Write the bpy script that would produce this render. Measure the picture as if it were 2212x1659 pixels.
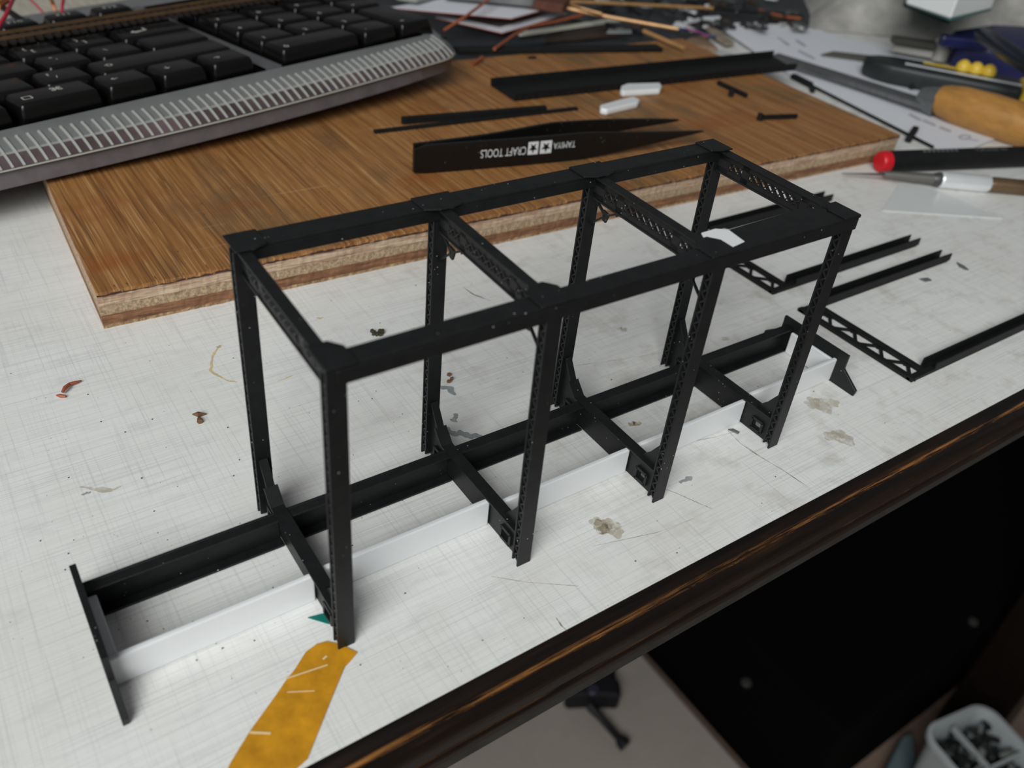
import bpy, bmesh, math, random
from mathutils import Vector, Matrix

random.seed(7)
for o in list(bpy.data.objects):
    bpy.data.objects.remove(o, do_unlink=True)
scene = bpy.context.scene
COL = scene.collection
S = 0.038            # metres per working unit (one bay of the model frame is about 38 mm)

# ------------------------------------------------------------------ camera
F_PX, IMW, IMH = 1855.72, 2212.0, 1659.0
YAW, PITCH, ROLL = 0.6578, 0.6450, 0.1084
CAM = Vector((-0.968, -2.3636, 3.5358))
_fw = Vector((math.sin(YAW) * math.cos(PITCH), math.cos(YAW) * math.cos(PITCH), -math.sin(PITCH)))
_rt = Vector((math.cos(YAW), -math.sin(YAW), 0))
_up = _rt.cross(_fw)
RT = _rt * math.cos(ROLL) + _up * math.sin(ROLL)
UP = _up * math.cos(ROLL) - _rt * math.sin(ROLL)
cam = bpy.data.cameras.new('camera')
cam.sensor_width = 36.0
cam.lens = 36.0 * F_PX / IMW
cam.clip_start = 0.005
cam.clip_end = 50
cam.dof.use_dof = True
cam.dof.focus_distance = 5.2 * S
cam.dof.aperture_fstop = cam.lens / (0.042 * S * 1000.0)
camo = bpy.data.objects.new('camera', cam)
COL.objects.link(camo)
mw = Matrix((RT, UP, -_fw)).transposed().to_4x4()
mw.translation = CAM * S
camo.matrix_world = mw
scene.camera = camo

# ------------------------------------------------------------------ light
world = bpy.data.worlds.new('room_light')
scene.world = world
world.use_nodes = True
bg = world.node_tree.nodes['Background']
bg.inputs['Color'].default_value = (0.95, 0.97, 1.0, 1)
bg.inputs['Strength'].default_value = 0.11


def area(name, loc, target, size, power, col):
    l = bpy.data.lights.new(name, 'AREA')
    l.shape = 'RECTANGLE'
    l.size, l.size_y = size
    l.energy = power
    l.color = col
    o = bpy.data.objects.new(name, l)
    COL.objects.link(o)
    o.location = loc
    o.rotation_euler = (Vector(target) - Vector(loc)).to_track_quat('-Z', 'Y').to_euler()
    return o


area('window_daylight', (-0.78, -0.62, 0.82), (0.06, 0.05, 0), (0.9, 0.8), 20.5, (0.975, 1.0, 0.985))
scene.view_settings.view_transform = 'Standard'
scene.view_settings.look = 'None'
scene.view_settings.exposure = 0.0
scene.view_settings.gamma = 1.0
scene.view_settings.use_curve_mapping = False


def at(px, py, z=0.0):
    """working-unit point at height z on the line of sight through photo position px, py"""
    d = _fw + RT * ((px - IMW / 2) / F_PX) - UP * ((py - IMH / 2) / F_PX)
    t = (z - CAM.z) / d.z
    return CAM + d * t


# ------------------------------------------------------------------ materials
def nodes_of(m):
    m.use_nodes = True
    nt = m.node_tree
    return nt, nt.nodes, nt.links, nt.nodes['Principled BSDF']


def unit_pos(nt):
    g = nt.nodes.new('ShaderNodeNewGeometry')
    v = nt.nodes.new('ShaderNodeVectorMath')
    v.operation = 'SCALE'
    v.inputs['Scale'].default_value = 1.0 / S
    nt.links.new(g.outputs['Position'], v.inputs[0])
    return v.outputs[0]


def noise(nt, vec, scale, detail=3, rough=.55, stretch=None):
    if stretch:
        mp = nt.nodes.new('ShaderNodeMapping')
        mp.inputs['Scale'].default_value = stretch
        nt.links.new(vec, mp.inputs['Vector'])
        vec = mp.outputs[0]
    n = nt.nodes.new('ShaderNodeTexNoise')
    n.inputs['Scale'].default_value = scale
    n.inputs['Detail'].default_value = detail
    n.inputs['Roughness'].default_value = rough
    nt.links.new(vec, n.inputs['Vector'])
    return n.outputs['Fac']


def ramp(nt, fac, stops):
    r = nt.nodes.new('ShaderNodeValToRGB')
    e = r.color_ramp.elements
    while len(e) < len(stops):
        e.new(0.5)
    for el, (p, c) in zip(e, stops):
        el.position = p
        el.color = (c[0], c[1], c[2], 1) if hasattr(c, '__len__') else (c, c, c, 1)
    nt.links.new(fac, r.inputs[0])
    return r.outputs[0]


def mix(nt, fac, a, b, mode='MIX'):
    m = nt.nodes.new('ShaderNodeMix')
    m.data_type = 'RGBA'
    m.blend_type = mode
    for sock, v in ((m.inputs[0], fac), (m.inputs[6], a), (m.inputs[7], b)):
        if hasattr(v, 'is_linked'):
            nt.links.new(v, sock)
        elif hasattr(v, '__len__'):
            sock.default_value = (v[0], v[1], v[2], 1)
        else:
            sock.default_value = v
    return m.outputs[2]


def bump(nt, b, fac, strength, dist=.02):
    n = nt.nodes.new('ShaderNodeBump')
    n.inputs['Strength'].default_value = strength
    n.inputs['Distance'].default_value = dist * S
    nt.links.new(fac, n.inputs['Height'])
    nt.links.new(n.outputs[0], b.inputs['Normal'])


MATS = {}


def M(name, col, rough=.5, metal=0.0, spec=.5, var=0.0, vs=8.0, stretch=None, bmp=0.0, bs=60.0, trans=0.0, specks=0.0, coat=0.0):
    if name in MATS:
        return MATS[name]
    m = bpy.data.materials.new(name)
    nt, N, L, b = nodes_of(m)
    b.inputs['Base Color'].default_value = (*col, 1)
    b.inputs['Roughness'].default_value = rough
    b.inputs['Metallic'].default_value = metal
    b.inputs['Specular IOR Level'].default_value = spec
    b.inputs['Transmission Weight'].default_value = trans
    b.inputs['Coat Weight'].default_value = coat
    out = None
    pos = unit_pos(nt)
    f = noise(nt, pos, vs, 4, .6, stretch)
    out = ramp(nt, f, [(.3, tuple(c * (1 - var) for c in col)), (.7, tuple(min(1, c * (1 + var)) for c in col))])
    if specks:
        v = nt.nodes.new('ShaderNodeTexVoronoi')
        v.inputs['Scale'].default_value = 22.0
        L.new(pos, v.inputs['Vector'])
        d = ramp(nt, v.outputs['Distance'], [(.05, 1.0), (.09, 0.0)])
        g = noise(nt, pos, 3.1, 2)
        g = ramp(nt, g, [(.47, 0.0), (.6, specks)])
        k = mix(nt, 1.0, d, g, 'MULTIPLY')
        out = mix(nt, k, out, (.55, .58, .58))
    L.new(out, b.inputs['Base Color'])
    if bmp:
        bump(nt, b, noise(nt, pos, bs, 3), bmp)
    MATS[name] = m
    return m


def table_material():
    m = bpy.data.materials.new('white_linen_laminate')
    nt, N, L, b = nodes_of(m)
    p = unit_pos(nt)
    l1 = ramp(nt, noise(nt, p, 1.0, 3, .7, (75, .8, 1)), [(.33, 0.25), (.47, 1.0)])
    l2 = ramp(nt, noise(nt, p, 1.0, 3, .7, (.8, 115, 1)), [(.36, 0.0), (.50, 1.0)])
    col = mix(nt, l1, (.64, .64, .635), (.81, .81, .79))
    col = mix(nt, l2, mix(nt, .5, col, (.53, .53, .535)), col)
    big = ramp(nt, noise(nt, p, .75, 4, .6), [(.42, 0.0), (.72, .30)])
    col = mix(nt, big, col, (.60, .575, .52))
    sx = nt.nodes.new('ShaderNodeSeparateXYZ')
    L.new(p, sx.inputs[0])
    mr = nt.nodes.new('ShaderNodeMapRange')
    mr.inputs[1].default_value = .2
    mr.inputs[2].default_value = 3.0
    L.new(sx.outputs[0], mr.inputs[0])
    dirt = ramp(nt, noise(nt, p, 3.2, 5, .65), [(.53, 0.0), (.72, .55)])
    dirt = mix(nt, 1.0, dirt, mr.outputs[0], 'MULTIPLY')
    col = mix(nt, dirt, col, (.40, .36, .29))
    rub = ramp(nt, noise(nt, p, 1.0, 4, .6, (3.5, 9, 1)), [(.55, 0.0), (.75, .30)])
    col = mix(nt, rub, col, (.46, .46, .46))
    v = N.new('ShaderNodeTexVoronoi')
    v.inputs['Scale'].default_value = 7.0
    L.new(p, v.inputs['Vector'])
    spot = ramp(nt, v.outputs['Distance'], [(.022, .8), (.038, 0.0)])
    gate = ramp(nt, noise(nt, p, 2.3, 2), [(.48, 0.0), (.55, 1.0)])
    spot = mix(nt, 1.0, spot, gate, 'MULTIPLY')
    col = mix(nt, spot, col, (.07, .06, .05))
    L.new(col, b.inputs['Base Color'])
    b.inputs['Roughness'].default_value = .42
    b.inputs['Specular IOR Level'].default_value = .35
    bump(nt, b, mix(nt, .5, l1, l2), .12, .006)
    return m


def wood_top_material():
    m = bpy.data.materials.new('plywood_face_veneer')
    nt, N, L, b = nodes_of(m)
    p = unit_pos(nt)
    g1 = noise(nt, p, 1.0, 5, .62, (26, .6, 1))
    g2 = noise(nt, p, 1.0, 3, .6, (75, 1.1, 1))
    g3 = noise(nt, p, 1.0, 2, .5, (48, .8, 1))
    col = ramp(nt, g1, [(.28, (.165, .066, .018)), (.48, (.300, .130, .040)), (.70, (.430, .210, .072))])
    streak = ramp(nt, g2, [(.55, 0.0), (.66, .60)])
    col = mix(nt, streak, col, (.60, .35, .155))
    pore = ramp(nt, g3, [(.30, .85), (.42, 0.0)])
    col = mix(nt, pore, col, (.125, .055, .020))
    st = ramp(nt, noise(nt, p, 1.15, 4, .6, (1.3, .7, 1)), [(.52, 0.0), (.66, .62)])
    col = mix(nt, st, col, (.135, .090, .042))
    red = ramp(nt, noise(nt, p, .8, 3, .6, (1, 1.7, 1)), [(.58, 0.0), (.72, .55)])
    col = mix(nt, red, col, (.27, .075, .016))
    scr = ramp(nt, noise(nt, p, 1.0, 4, .5, (.8, 34, 1)), [(.70, 0.0), (.74, .45)])
    col = mix(nt, scr, col, (.60, .40, .22))
    L.new(col, b.inputs['Base Color'])
    b.inputs['Roughness'].default_value = .5
    b.inputs['Specular IOR Level'].default_value = .35
    bump(nt, b, g2, .3, .02)
    return m


def ply_edge(name, c1, c2, c3, scale):
    m = bpy.data.materials.new(name)
    nt, N, L, b = nodes_of(m)
    p = unit_pos(nt)
    f = noise(nt, p, 1.0, 5, .7, scale)
    L.new(ramp(nt, f, [(.32, c1), (.5, c2), (.68, c3)]), b.inputs['Base Color'])
    b.inputs['Roughness'].default_value = .8
    bump(nt, b, f, .35, .02)
    return m


def molding_material():
    m = bpy.data.materials.new('dark_varnished_edge')
    nt, N, L, b = nodes_of(m)
    p = unit_pos(nt)
    f = noise(nt, p, 1.0, 5, .65, (1.1, 16, 16))
    col = ramp(nt, f, [(.40, (.0035, .0022, .0018)), (.62, (.010, .005, .003)), (.78, (.035, .014, .005))])
    # varnish rubbed off in streaks along the two proud edges
    sx = N.new('ShaderNodeSeparateXYZ')
    L.new(p, sx.inputs[0])
    for z0, wd, amt in ((-.056, .024, 1.0), (-.315, .016, .4)):
        d = N.new('ShaderNodeMath')
        d.operation = 'SUBTRACT'
        L.new(sx.outputs[2], d.inputs[0])
        d.inputs[1].default_value = z0
        e = N.new('ShaderNodeMath')
        e.operation = 'ABSOLUTE'
        L.new(d.outputs[0], e.inputs[0])
        band = N.new('ShaderNodeMapRange')
        band.inputs[1].default_value = 0
        band.inputs[2].default_value = wd
        band.inputs[3].default_value = 1
        band.inputs[4].default_value = 0
        L.new(e.outputs[0], band.inputs[0])
        k = mix(nt, 1.0, band.outputs[0], ramp(nt, noise(nt, p, 1.0, 5, .7, (2.2, 20, 60)), [(.46, 0.0), (.62, amt)]), 'MULTIPLY')
        col = mix(nt, k, col, (.36, .150, .040))
    L.new(col, b.inputs['Base Color'])
    b.inputs['Roughness'].default_value = .36
    b.inputs['Specular IOR Level'].default_value = .35
    bump(nt, b, f, .3, .02)
    return m


def worn_material():
    m = bpy.data.materials.new('worn_bare_edge')
    nt, N, L, b = nodes_of(m)
    p = unit_pos(nt)
    f = noise(nt, p, 1.0, 5, .7, (2.0, 11, 11))
    col = ramp(nt, f, [(.44, (.008, .005, .004)), (.55, (.07, .028, .009)), (.66, (.30, .14, .045))])
    L.new(col, b.inputs['Base Color'])
    b.inputs['Roughness'].default_value = .45
    return m


BLACK = M('black_styrene', (.0085, .0090, .0094), .46, spec=.33, var=.25, vs=12, specks=.75, bmp=.06, bs=90)
BLACKG = M('black_gloss_plastic', (.008, .008, .009), .22, spec=.5, var=.1)
BLACKM = M('matt_black_plastic', (.0075, .0078, .0082), .6, spec=.25, var=.2, vs=10)
WHITE = M('white_styrene', (.77, .78, .79), .38, var=.015, vs=4)
KEY = M('black_key_plastic', (.0042, .0040, .0038), .27, spec=.40, var=.15, vs=15)
LEG = M('white_key_print', (.62, .60, .54), .5)
TABLE = table_material()
MOLD = molding_material()
WORN = worn_material()
STEEL = M('grey_steel', (.23, .235, .24), .38, metal=.85, var=.2, vs=6, stretch=(1, 6, 1))
ALU = M('polished_aluminium', (.90, .91, .93), .34, metal=.55, var=.03)


# ------------------------------------------------------------------ mesh helpers
WLOC = {}


class MB:
    def __init__(self):
        self.v, self.f, self.mi, self.cur = [], [], [], 0

    def add(self, vs, fs):
        o = len(self.v)
        self.v += [Vector(a) for a in vs]
        for q in fs:
            self.f.append([i + o for i in q])
            self.mi.append(self.cur)
        return self

    def box(self, a, b, tr=None):
        x0, y0, z0 = a
        x1, y1, z1 = b
        vs = [(x0, y0, z0), (x1, y0, z0), (x1, y1, z0), (x0, y1, z0), (x0, y0, z1), (x1, y0, z1), (x1, y1, z1), (x0, y1, z1)]
        if tr:
            vs = [tr(Vector(p)) for p in vs]
        return self.add(vs, [(0, 3, 2, 1), (4, 5, 6, 7), (0, 1, 5, 4), (1, 2, 6, 5), (2, 3, 7, 6), (3, 0, 4, 7)])

    def bar(self, p, q, w, h, up=(0, 0, 1)):
        """rectangular bar from p to q, w wide, h tall, centred"""
        p, q = Vector(p), Vector(q)
        d = (q - p).normalized()
        up = Vector(up)
        s = d.cross(up)
        if s.length < 1e-6:
            s = d.cross(Vector((1, 0, 0)))
        s.normalize()
        u = s.cross(d).normalized()
        vs = []
        for c in (p, q):
            for a, b in ((-1, -1), (1, -1), (1, 1), (-1, 1)):
                vs.append(c + s * (a * w / 2) + u * (b * h / 2))
        return self.add(vs, [(3, 2, 1, 0), (4, 5, 6, 7), (0, 1, 5, 4), (1, 2, 6, 5), (2, 3, 7, 6), (3, 0, 4, 7)])

    def prism(self, pts, off):
        """polygon of 3-D points swept along off"""
        pts = [Vector(p) for p in pts]
        off = Vector(off)
        n = len(pts)
        nrm = Vector((0, 0, 0))
        for i in range(n):
            nrm += (pts[i] - pts[0]).cross(pts[(i + 1) % n] - pts[0])
        if nrm.dot(off) < 0:
            pts = pts[::-1]
        vs = pts + [p + off for p in pts]
        fs = [tuple(range(n))[::-1], tuple(range(n, 2 * n))]
        for i in range(n):
            j = (i + 1) % n
            fs.append((i, j, n + j, n + i))
        return self.add(vs, fs)

    def tube(self, pts, rad, n=10, caps=True):
        pts = [Vector(p) for p in pts]
        rads = rad if hasattr(rad, '__len__') else [rad] * len(pts)
        rings = []
        ref = Vector((0, 0, 1))
        base = len(self.v)
        vs, fs = [], []
        for i, p in enumerate(pts):
            d = (pts[min(i + 1, len(pts) - 1)] - pts[max(i - 1, 0)]).normalized()
            s = d.cross(ref)
            if s.length < 1e-3:
                s = d.cross(Vector((0, 1, 0)))
            s.normalize()
            u = s.cross(d)
            for k in range(n):
                a = 2 * math.pi * k / n
                vs.append(p + (s * math.cos(a) + u * math.sin(a)) * rads[i])
        for i in range(len(pts) - 1):
            for k in range(n):
                k2 = (k + 1) % n
                fs.append((i * n + k, i * n + k2, (i + 1) * n + k2, (i + 1) * n + k))
        if caps:
            fs.append(tuple(range(n))[::-1])
            fs.append(tuple(range((len(pts) - 1) * n, len(pts) * n)))
        return self.add(vs, fs)

    def grid(self, rows, close=False):
        """rows: list of lists of points"""
        n = len(rows[0])
        vs = [p for r in rows for p in r]
        fs = []
        for i in range(len(rows) - 1):
            for k in range(n - (0 if close else 1)):
                k2 = (k + 1) % n
                fs.append((i * n + k, i * n + k2, (i + 1) * n + k2, (i + 1) * n + k))
        return self.add(vs, fs)

    def build(self, name, mat, parent=None, bevel=0, seg=1, smooth=False, label=None, cat=None, group=None, kind=None, angle=None):
        xs = [p.x for p in self.v]
        ys = [p.y for p in self.v]
        zs = [p.z for p in self.v]
        org = Vector(((min(xs) + max(xs)) / 2, (min(ys) + max(ys)) / 2, min(zs)))
        me = bpy.data.meshes.new(name)
        me.from_pydata([(p - org) * S for p in self.v], [], self.f)
        mats = mat if isinstance(mat, (list, tuple)) else [mat]
        for mm in mats:
            me.materials.append(mm)
        if len(mats) > 1:
            for pl, i in zip(me.polygons, self.mi):
                pl.material_index = i
        bm = bmesh.new()
        bm.from_mesh(me)
        bmesh.ops.recalc_face_normals(bm, faces=bm.faces)
        if bevel:
            ed = [e for e in bm.edges if len(e.link_faces) == 2 and e.calc_face_angle(0) > .5]
            bmesh.ops.bevel(bm, geom=ed, offset=bevel * S, segments=seg, affect='EDGES', profile=.5, clamp_overlap=True)
        if smooth:
            for fc in bm.faces:
                fc.smooth = True
            for e in bm.edges:
                if len(e.link_faces) == 2 and e.calc_face_angle(0) > (angle or .7):
                    e.smooth = False
        bm.to_mesh(me)
        bm.free()
        o = bpy.data.objects.new(name, me)
        COL.objects.link(o)
        WLOC[o.name] = org
        if parent:
            o.parent = parent
            o.location = (org - WLOC[parent.name]) * S
        else:
            o.location = org * S
        tag(o, label, cat, group, kind)
        return o


def tag(o, label=None, cat=None, group=None, kind=None):
    if label:
        o['label'] = label
    if cat:
        o['category'] = cat
    if group:
        o['group'] = group
    if kind:
        o['kind'] = kind
    return o


def empty(name, loc, label, cat, group=None):
    o = bpy.data.objects.new(name, None)
    o.empty_display_size = .01
    COL.objects.link(o)
    WLOC[o.name] = Vector(loc)
    o.location = Vector(loc) * S
    return tag(o, label, cat, group)


def copy_at(src, org, parent, rot=None, scale=None):
    """linked-mesh copy with its origin at org (working units)"""
    c = src.copy()
    COL.objects.link(c)
    WLOC[c.name] = Vector(org)
    c.parent = parent
    c.location = (Vector(org) - WLOC[parent.name]) * S
    if rot:
        c.rotation_euler = rot
    if scale:
        c.scale = scale
    return c


def text(name, body, size, mat, parent, org, ax, ay, depth=.003, label=None, align='LEFT'):
    cu = bpy.data.curves.new(name, 'FONT')
    cu.body = body
    cu.size = size
    cu.align_x = align
    cu.fill_mode = 'FRONT'
    ob = bpy.data.objects.new(name, cu)
    COL.objects.link(ob)
    bpy.context.view_layer.update()
    dg = bpy.context.evaluated_depsgraph_get()
    me = bpy.data.meshes.new_from_object(ob.evaluated_get(dg))
    bpy.data.objects.remove(ob, do_unlink=True)
    ax, ay, org = Vector(ax).normalized(), Vector(ay).normalized(), Vector(org)
    az = ax.cross(ay)
    mb = MB()
    vs = [org + ax * v.co.x + ay * v.co.y + az * depth for v in me.vertices]
    fs = [tuple(p.vertices) for p in me.polygons]
    bpy.data.meshes.remove(me)
    if not vs:
        return None
    mb.add(vs, fs)
    return mb.build(name, mat, parent, label=label)


def rot2(v, a):
    return Vector((v[0] * math.cos(a) - v[1] * math.sin(a), v[0] * math.sin(a) + v[1] * math.cos(a)))


# ------------------------------------------------------------------ table and floor
TX0, TX1, TY0, TY1 = -14.0, 24.0, -0.46, 17.0
table = empty('work_table', (5, 8, -0.5), 'white linen-patterned work table top with dark varnished wooden edge', 'table')
MB().box((TX0, TY0, -.5), (TX1, TY1, 0)).build('table_top', TABLE, table)
prof = [(-.455, -.002), (-.50, -.006), (-.525, -.03), (-.54, -.075), (-.565, -.10), (-.575, -.17), (-.572, -.27), (-.545, -.31), (-.56, -.34), (-.56, -.40), (-.53, -.43), (-.455, -.43)]
mb = MB()
n = len(prof)
NX = 60
rows = []
for i in range(NX + 1):
    x = TX0 + (TX1 - TX0) * i / NX
    rows.append([Vector((x, y, z)) for y, z in prof])
mb.grid(rows, True)
mb.build('edge_moulding', MOLD, table, smooth=True, angle=.9)
mb = MB()
for i in range(150):
    x0 = -.6 + i * .055 + random.random() * .03
    L_ = .03 + random.random() * .05
    if math.sin(i * .9) + math.sin(i * .37 + 1) < -.25:
        continue
    h = .006 + .012 * random.random()
    mb.prism([(x0, -.5415, -.076 - h), (x0 + L_, -.5425, -.078 - h * .6), (x0 + L_ * 1.1, -.5425, -.078 + h * .4), (x0 + .01, -.5415, -.072 + h * .2)], (0, -.0025, 0))
mb.build('worn_patch', WORN, table, kind='stuff', label='orange bare-wood chips along the dark edge')
MB().box((TX0, -.52, -.56), (TX1, -.42, -.44)).build('lower_lip', M('greyed_wood_lip', (.030, .028, .025), .6, var=.3, vs=5), table)
for lx in (-13, 23):
    MB().box((lx - .8, .4, -22), (lx + .8, 2, -.5)).build('table_leg', MOLD, table, bevel=.05)
    MB().box((lx - .8, 14.6, -22), (lx + .8, 16.2, -.5)).build('table_leg', MOLD, table, bevel=.05)


def blot(name, pts, mat, z=.0012, jit=.4, n=40, label=None):
    """irregular thin smear following a poly-line of (x, y, r)"""
    mb_ = MB()
    for (x, y, r) in pts:
        ring = []
        ph = random.random() * 6
        for k in range(n):
            a = 2 * math.pi * k / n
            rr = r * (1 + jit * math.sin(2 * a + ph) * .5 + jit * math.sin(5 * a + ph * 2) * .35 + 0)
            ring.append(Vector((x + rr * math.cos(a), y + rr * math.sin(a), z)))
        mb_.add(ring, [tuple(range(n))])
        z += .0002
    return mb_.build(name, mat, table, label=label)


def smear(name, pix, w, mat, label=None):
    """flat irregular streak through table points"""
    C_ = [at(x, y, .0012) for x, y in pix]
    P_ = []
    for a_, b_ in zip(C_, C_[1:]):
        for k_ in range(7):
            P_.append(a_.lerp(b_, k_ / 7))
    P_.append(C_[-1])
    ph_ = random.random() * 6
    mb_ = MB()
    L_, R_ = [], []
    n_ = len(P_)
    for i, p in enumerate(P_):
        d = (P_[min(i + 1, n_ - 1)] - P_[max(0, i - 1)]).normalized()
        s = Vector((-d.y, d.x, 0))
        t_ = (i + .3) / (n_ - .4)
        env = math.sqrt(max(.02, math.sin(math.pi * t_)))
        w1 = w * env * (.75 + .35 * math.sin(i * .55 + ph_) + .15 * math.sin(i * 1.3 + ph_) + .08 * (random.random() - .5))
        w2 = w * env * (.75 + .35 * math.sin(i * .45 + ph_ * 2) + .15 * math.sin(i * 1.1 + ph_) + .08 * (random.random() - .5))
        L_.append(p + s * max(w1, w * .1))
        R_.append(p - s * max(w2, w * .1))
    mb_.add(L_ + R_, [(i, i + 1, n_ + i + 1, n_ + i) for i in range(n_ - 1)])
    return mb_.build(name, mat, table, label=label)


def soften(m, lo, hi, sc=16):
    """blotchy film: lets the laminate show through"""
    nt, N, L, b = nodes_of(m)
    L.new(ramp(nt, noise(nt, unit_pos(nt), sc, 4, .65), [(.38, lo), (.62, hi)]), b.inputs['Alpha'])


GREYP = M('grey_paint_mark', (.30, .33, .34), .5, var=.15)
YELP = M('yellow_glue_mark', (.70, .55, .26), .5, var=.2)
BROWNP = M('brown_stain_mark', (.42, .34, .21), .6, var=.3, vs=14)
DARKP = M('dark_scratch', (.22, .19, .16), .7, var=.3, vs=20)
PALEB = M('pale_brown_stain', (.56, .51, .41), .6, var=.15, vs=14)
for _m, _a, _b in ((GREYP, .45, .95), (BROWNP, .15, .8), (PALEB, .1, .75), (YELP, .4, .95), (DARKP, .2, .9)):
    soften(_m, _a, _b)
smear('paint_smear', [(950, 833), (968, 840), (985, 853)], .035, GREYP, 'grey paint smear')
smear('paint_smear', [(984, 893), (983, 905), (977, 911)], .03, GREYP)
smear('paint_smear', [(950, 920), (965, 928), (985, 938), (1008, 938), (1030, 943), (1052, 945)], .036, GREYP)
smear('paint_smear', [(1500, 757), (1470, 762)], .02, GREYP)
smear('glue_mark', [(474, 745), (463, 762), (456, 785), (455, 800), (470, 812), (492, 822), (514, 826)], .012, YELP, 'yellow glue trail')
smear('glue_mark', [(476, 745), (472, 752)], .022, YELP)
smear('glue_mark', [(600, 823), (615, 818), (632, 811)], .006, YELP)
smear('glue_mark', [(683, 687), (690, 687), (699, 686)], .012, YELP)
blot('stain', [(*at(1293, 1133).xy, .05), (*at(1312, 1138).xy, .065), (*at(1330, 1146).xy, .05)], PALEB, label='brown stain')
blot('stain', [(*at(1298, 1130).xy, 0.035), (*at(1306, 1143).xy, 0.04)], BROWNP)
smear('stain', [(1468, 1043), (1480, 1037), (1495, 1030)], .022, GREYP)
blot('stain', [(*at(1755, 870).xy, 0.06), (*at(1778, 876).xy, 0.075), (*at(1798, 872).xy, 0.05)], PALEB)
blot('stain', [(*at(1800, 942).xy, 0.06), (*at(1822, 946).xy, 0.07)], PALEB)
smear('stain', [(1330, 708), (1343, 712), (1354, 709)], .035, PALEB)
smear('stain', [(1560, 728), (1575, 735)], .04, PALEB)
smear('stain', [(1357, 912), (1372, 918), (1384, 912)], .035, BROWNP)
smear('stain', [(172, 1052), (205, 1056), (240, 1060), (262, 1050)], .02, PALEB)
smear('stain', [(175, 1068), (188, 1066), (196, 1062)], .014, GREYP)
smear('scratch', [(1572, 930), (1600, 958), (1640, 985), (1690, 1015), (1752, 1056)], .0045, DARKP)
smear('scratch', [(1420, 1050), (1460, 1065), (1512, 1088), (1540, 1100)], .003, DARKP)
smear('scratch', [(1200, 1333), (1212, 1350), (1226, 1364)], .004, DARKP)
smear('scratch', [(1060, 1245), (1140, 1258), (1250, 1266)], .0022, DARKP)
smear('scratch', [(1280, 1180), (1420, 1150), (1500, 1120)], .0018, DARKP)
smear('scratch', [(1460, 960), (1540, 945), (1600, 930)], .002, DARKP)
smear('scratch', [(1240, 790), (1330, 778), (1430, 762)], .002, DARKP)
smear('scratch', [(1000, 620), (1025, 637), (1060, 650)], .008, DARKP)

# crumbs: countless specks of swarf on the table
mb = MB()
for i in range(300):
    px, py = random.uniform(20, 2150), random.uniform(560, 1500)
    p = at(px, py, .0)
    if p.y < -.42 or p.y > 3.0:
        continue
    r = random.choice((.003, .003, .004, .005, .007))
    a = random.random() * 3
    ring = [Vector((p.x + r * math.cos(a + k * 2.1) * random.uniform(.6, 1.5), p.y + r * math.sin(a + k * 2.1), 0.0005)) for k in range(3)]
    mb.add(ring + [Vector((p.x, p.y, r * .8))], [(0, 1, 2), (0, 1, 3), (1, 2, 3), (2, 0, 3)])
for i in range(40):
    p = at(random.uniform(300, 900), random.uniform(300, 560), .29)
    if not (.0 < p.x < 8 and 3.1 < p.y < 5.2):
        continue
    r = random.choice((.005, .007, .009))
    ring = [Vector((p.x + r * math.cos(k * 2.1), p.y + r * math.sin(k * 2.1), .2902)) for k in range(3)]
    mb.add(ring + [Vector((p.x, p.y, .29 + r * .8))], [(0, 1, 2), (0, 1, 3), (1, 2, 3), (2, 0, 3)])
mb.build('crumbs', M('dark_swarf', (.05, .042, .035), .8, var=.4, vs=3), label='tiny dark crumbs and swarf scattered on the white table and the plywood', cat='crumbs', kind='stuff')

FLZ = -22.0
fl = MB().box((-60, -45, FLZ - .5), (90, 60, FLZ)).build('floor', M('brown_floor', (.25, .17, .13), .7, var=.25, vs=.5, bmp=.1, bs=3), kind='structure')

# things under the table
def panel(name, x0, x1, y0, y1, z0, z1, mat, label, cat, bevel=.05):
    return MB().box((x0, y0, z0), (x1, y1, z1)).build(name, mat, bevel=bevel, label=label, cat=cat)


bz = FLZ + .55
c1 = at(1390, 1415, bz)
c2 = at(1598, 1659, bz)
panel('board', -22, c1.x, -8, 14, FLZ, bz, M('beige_board', (.37, .325, .285), .75, var=.05, vs=1), 'beige flat board lying on the floor under the table edge', 'board', .08)
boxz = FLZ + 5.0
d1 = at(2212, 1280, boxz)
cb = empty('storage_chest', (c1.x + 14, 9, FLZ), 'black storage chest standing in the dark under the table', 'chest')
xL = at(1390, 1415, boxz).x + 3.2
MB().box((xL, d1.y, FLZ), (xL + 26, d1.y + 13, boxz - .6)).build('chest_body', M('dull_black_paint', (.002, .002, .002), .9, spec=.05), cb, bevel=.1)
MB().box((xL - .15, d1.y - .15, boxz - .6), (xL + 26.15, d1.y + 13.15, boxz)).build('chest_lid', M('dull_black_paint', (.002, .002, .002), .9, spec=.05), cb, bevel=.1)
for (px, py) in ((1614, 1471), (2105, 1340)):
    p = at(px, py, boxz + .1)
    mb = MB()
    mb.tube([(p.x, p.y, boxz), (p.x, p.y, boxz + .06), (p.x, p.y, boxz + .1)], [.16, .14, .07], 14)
    mb.build('screw_head', M('dull_screw', (.035, .035, .032), .5, metal=.3), cb, smooth=True)

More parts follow.
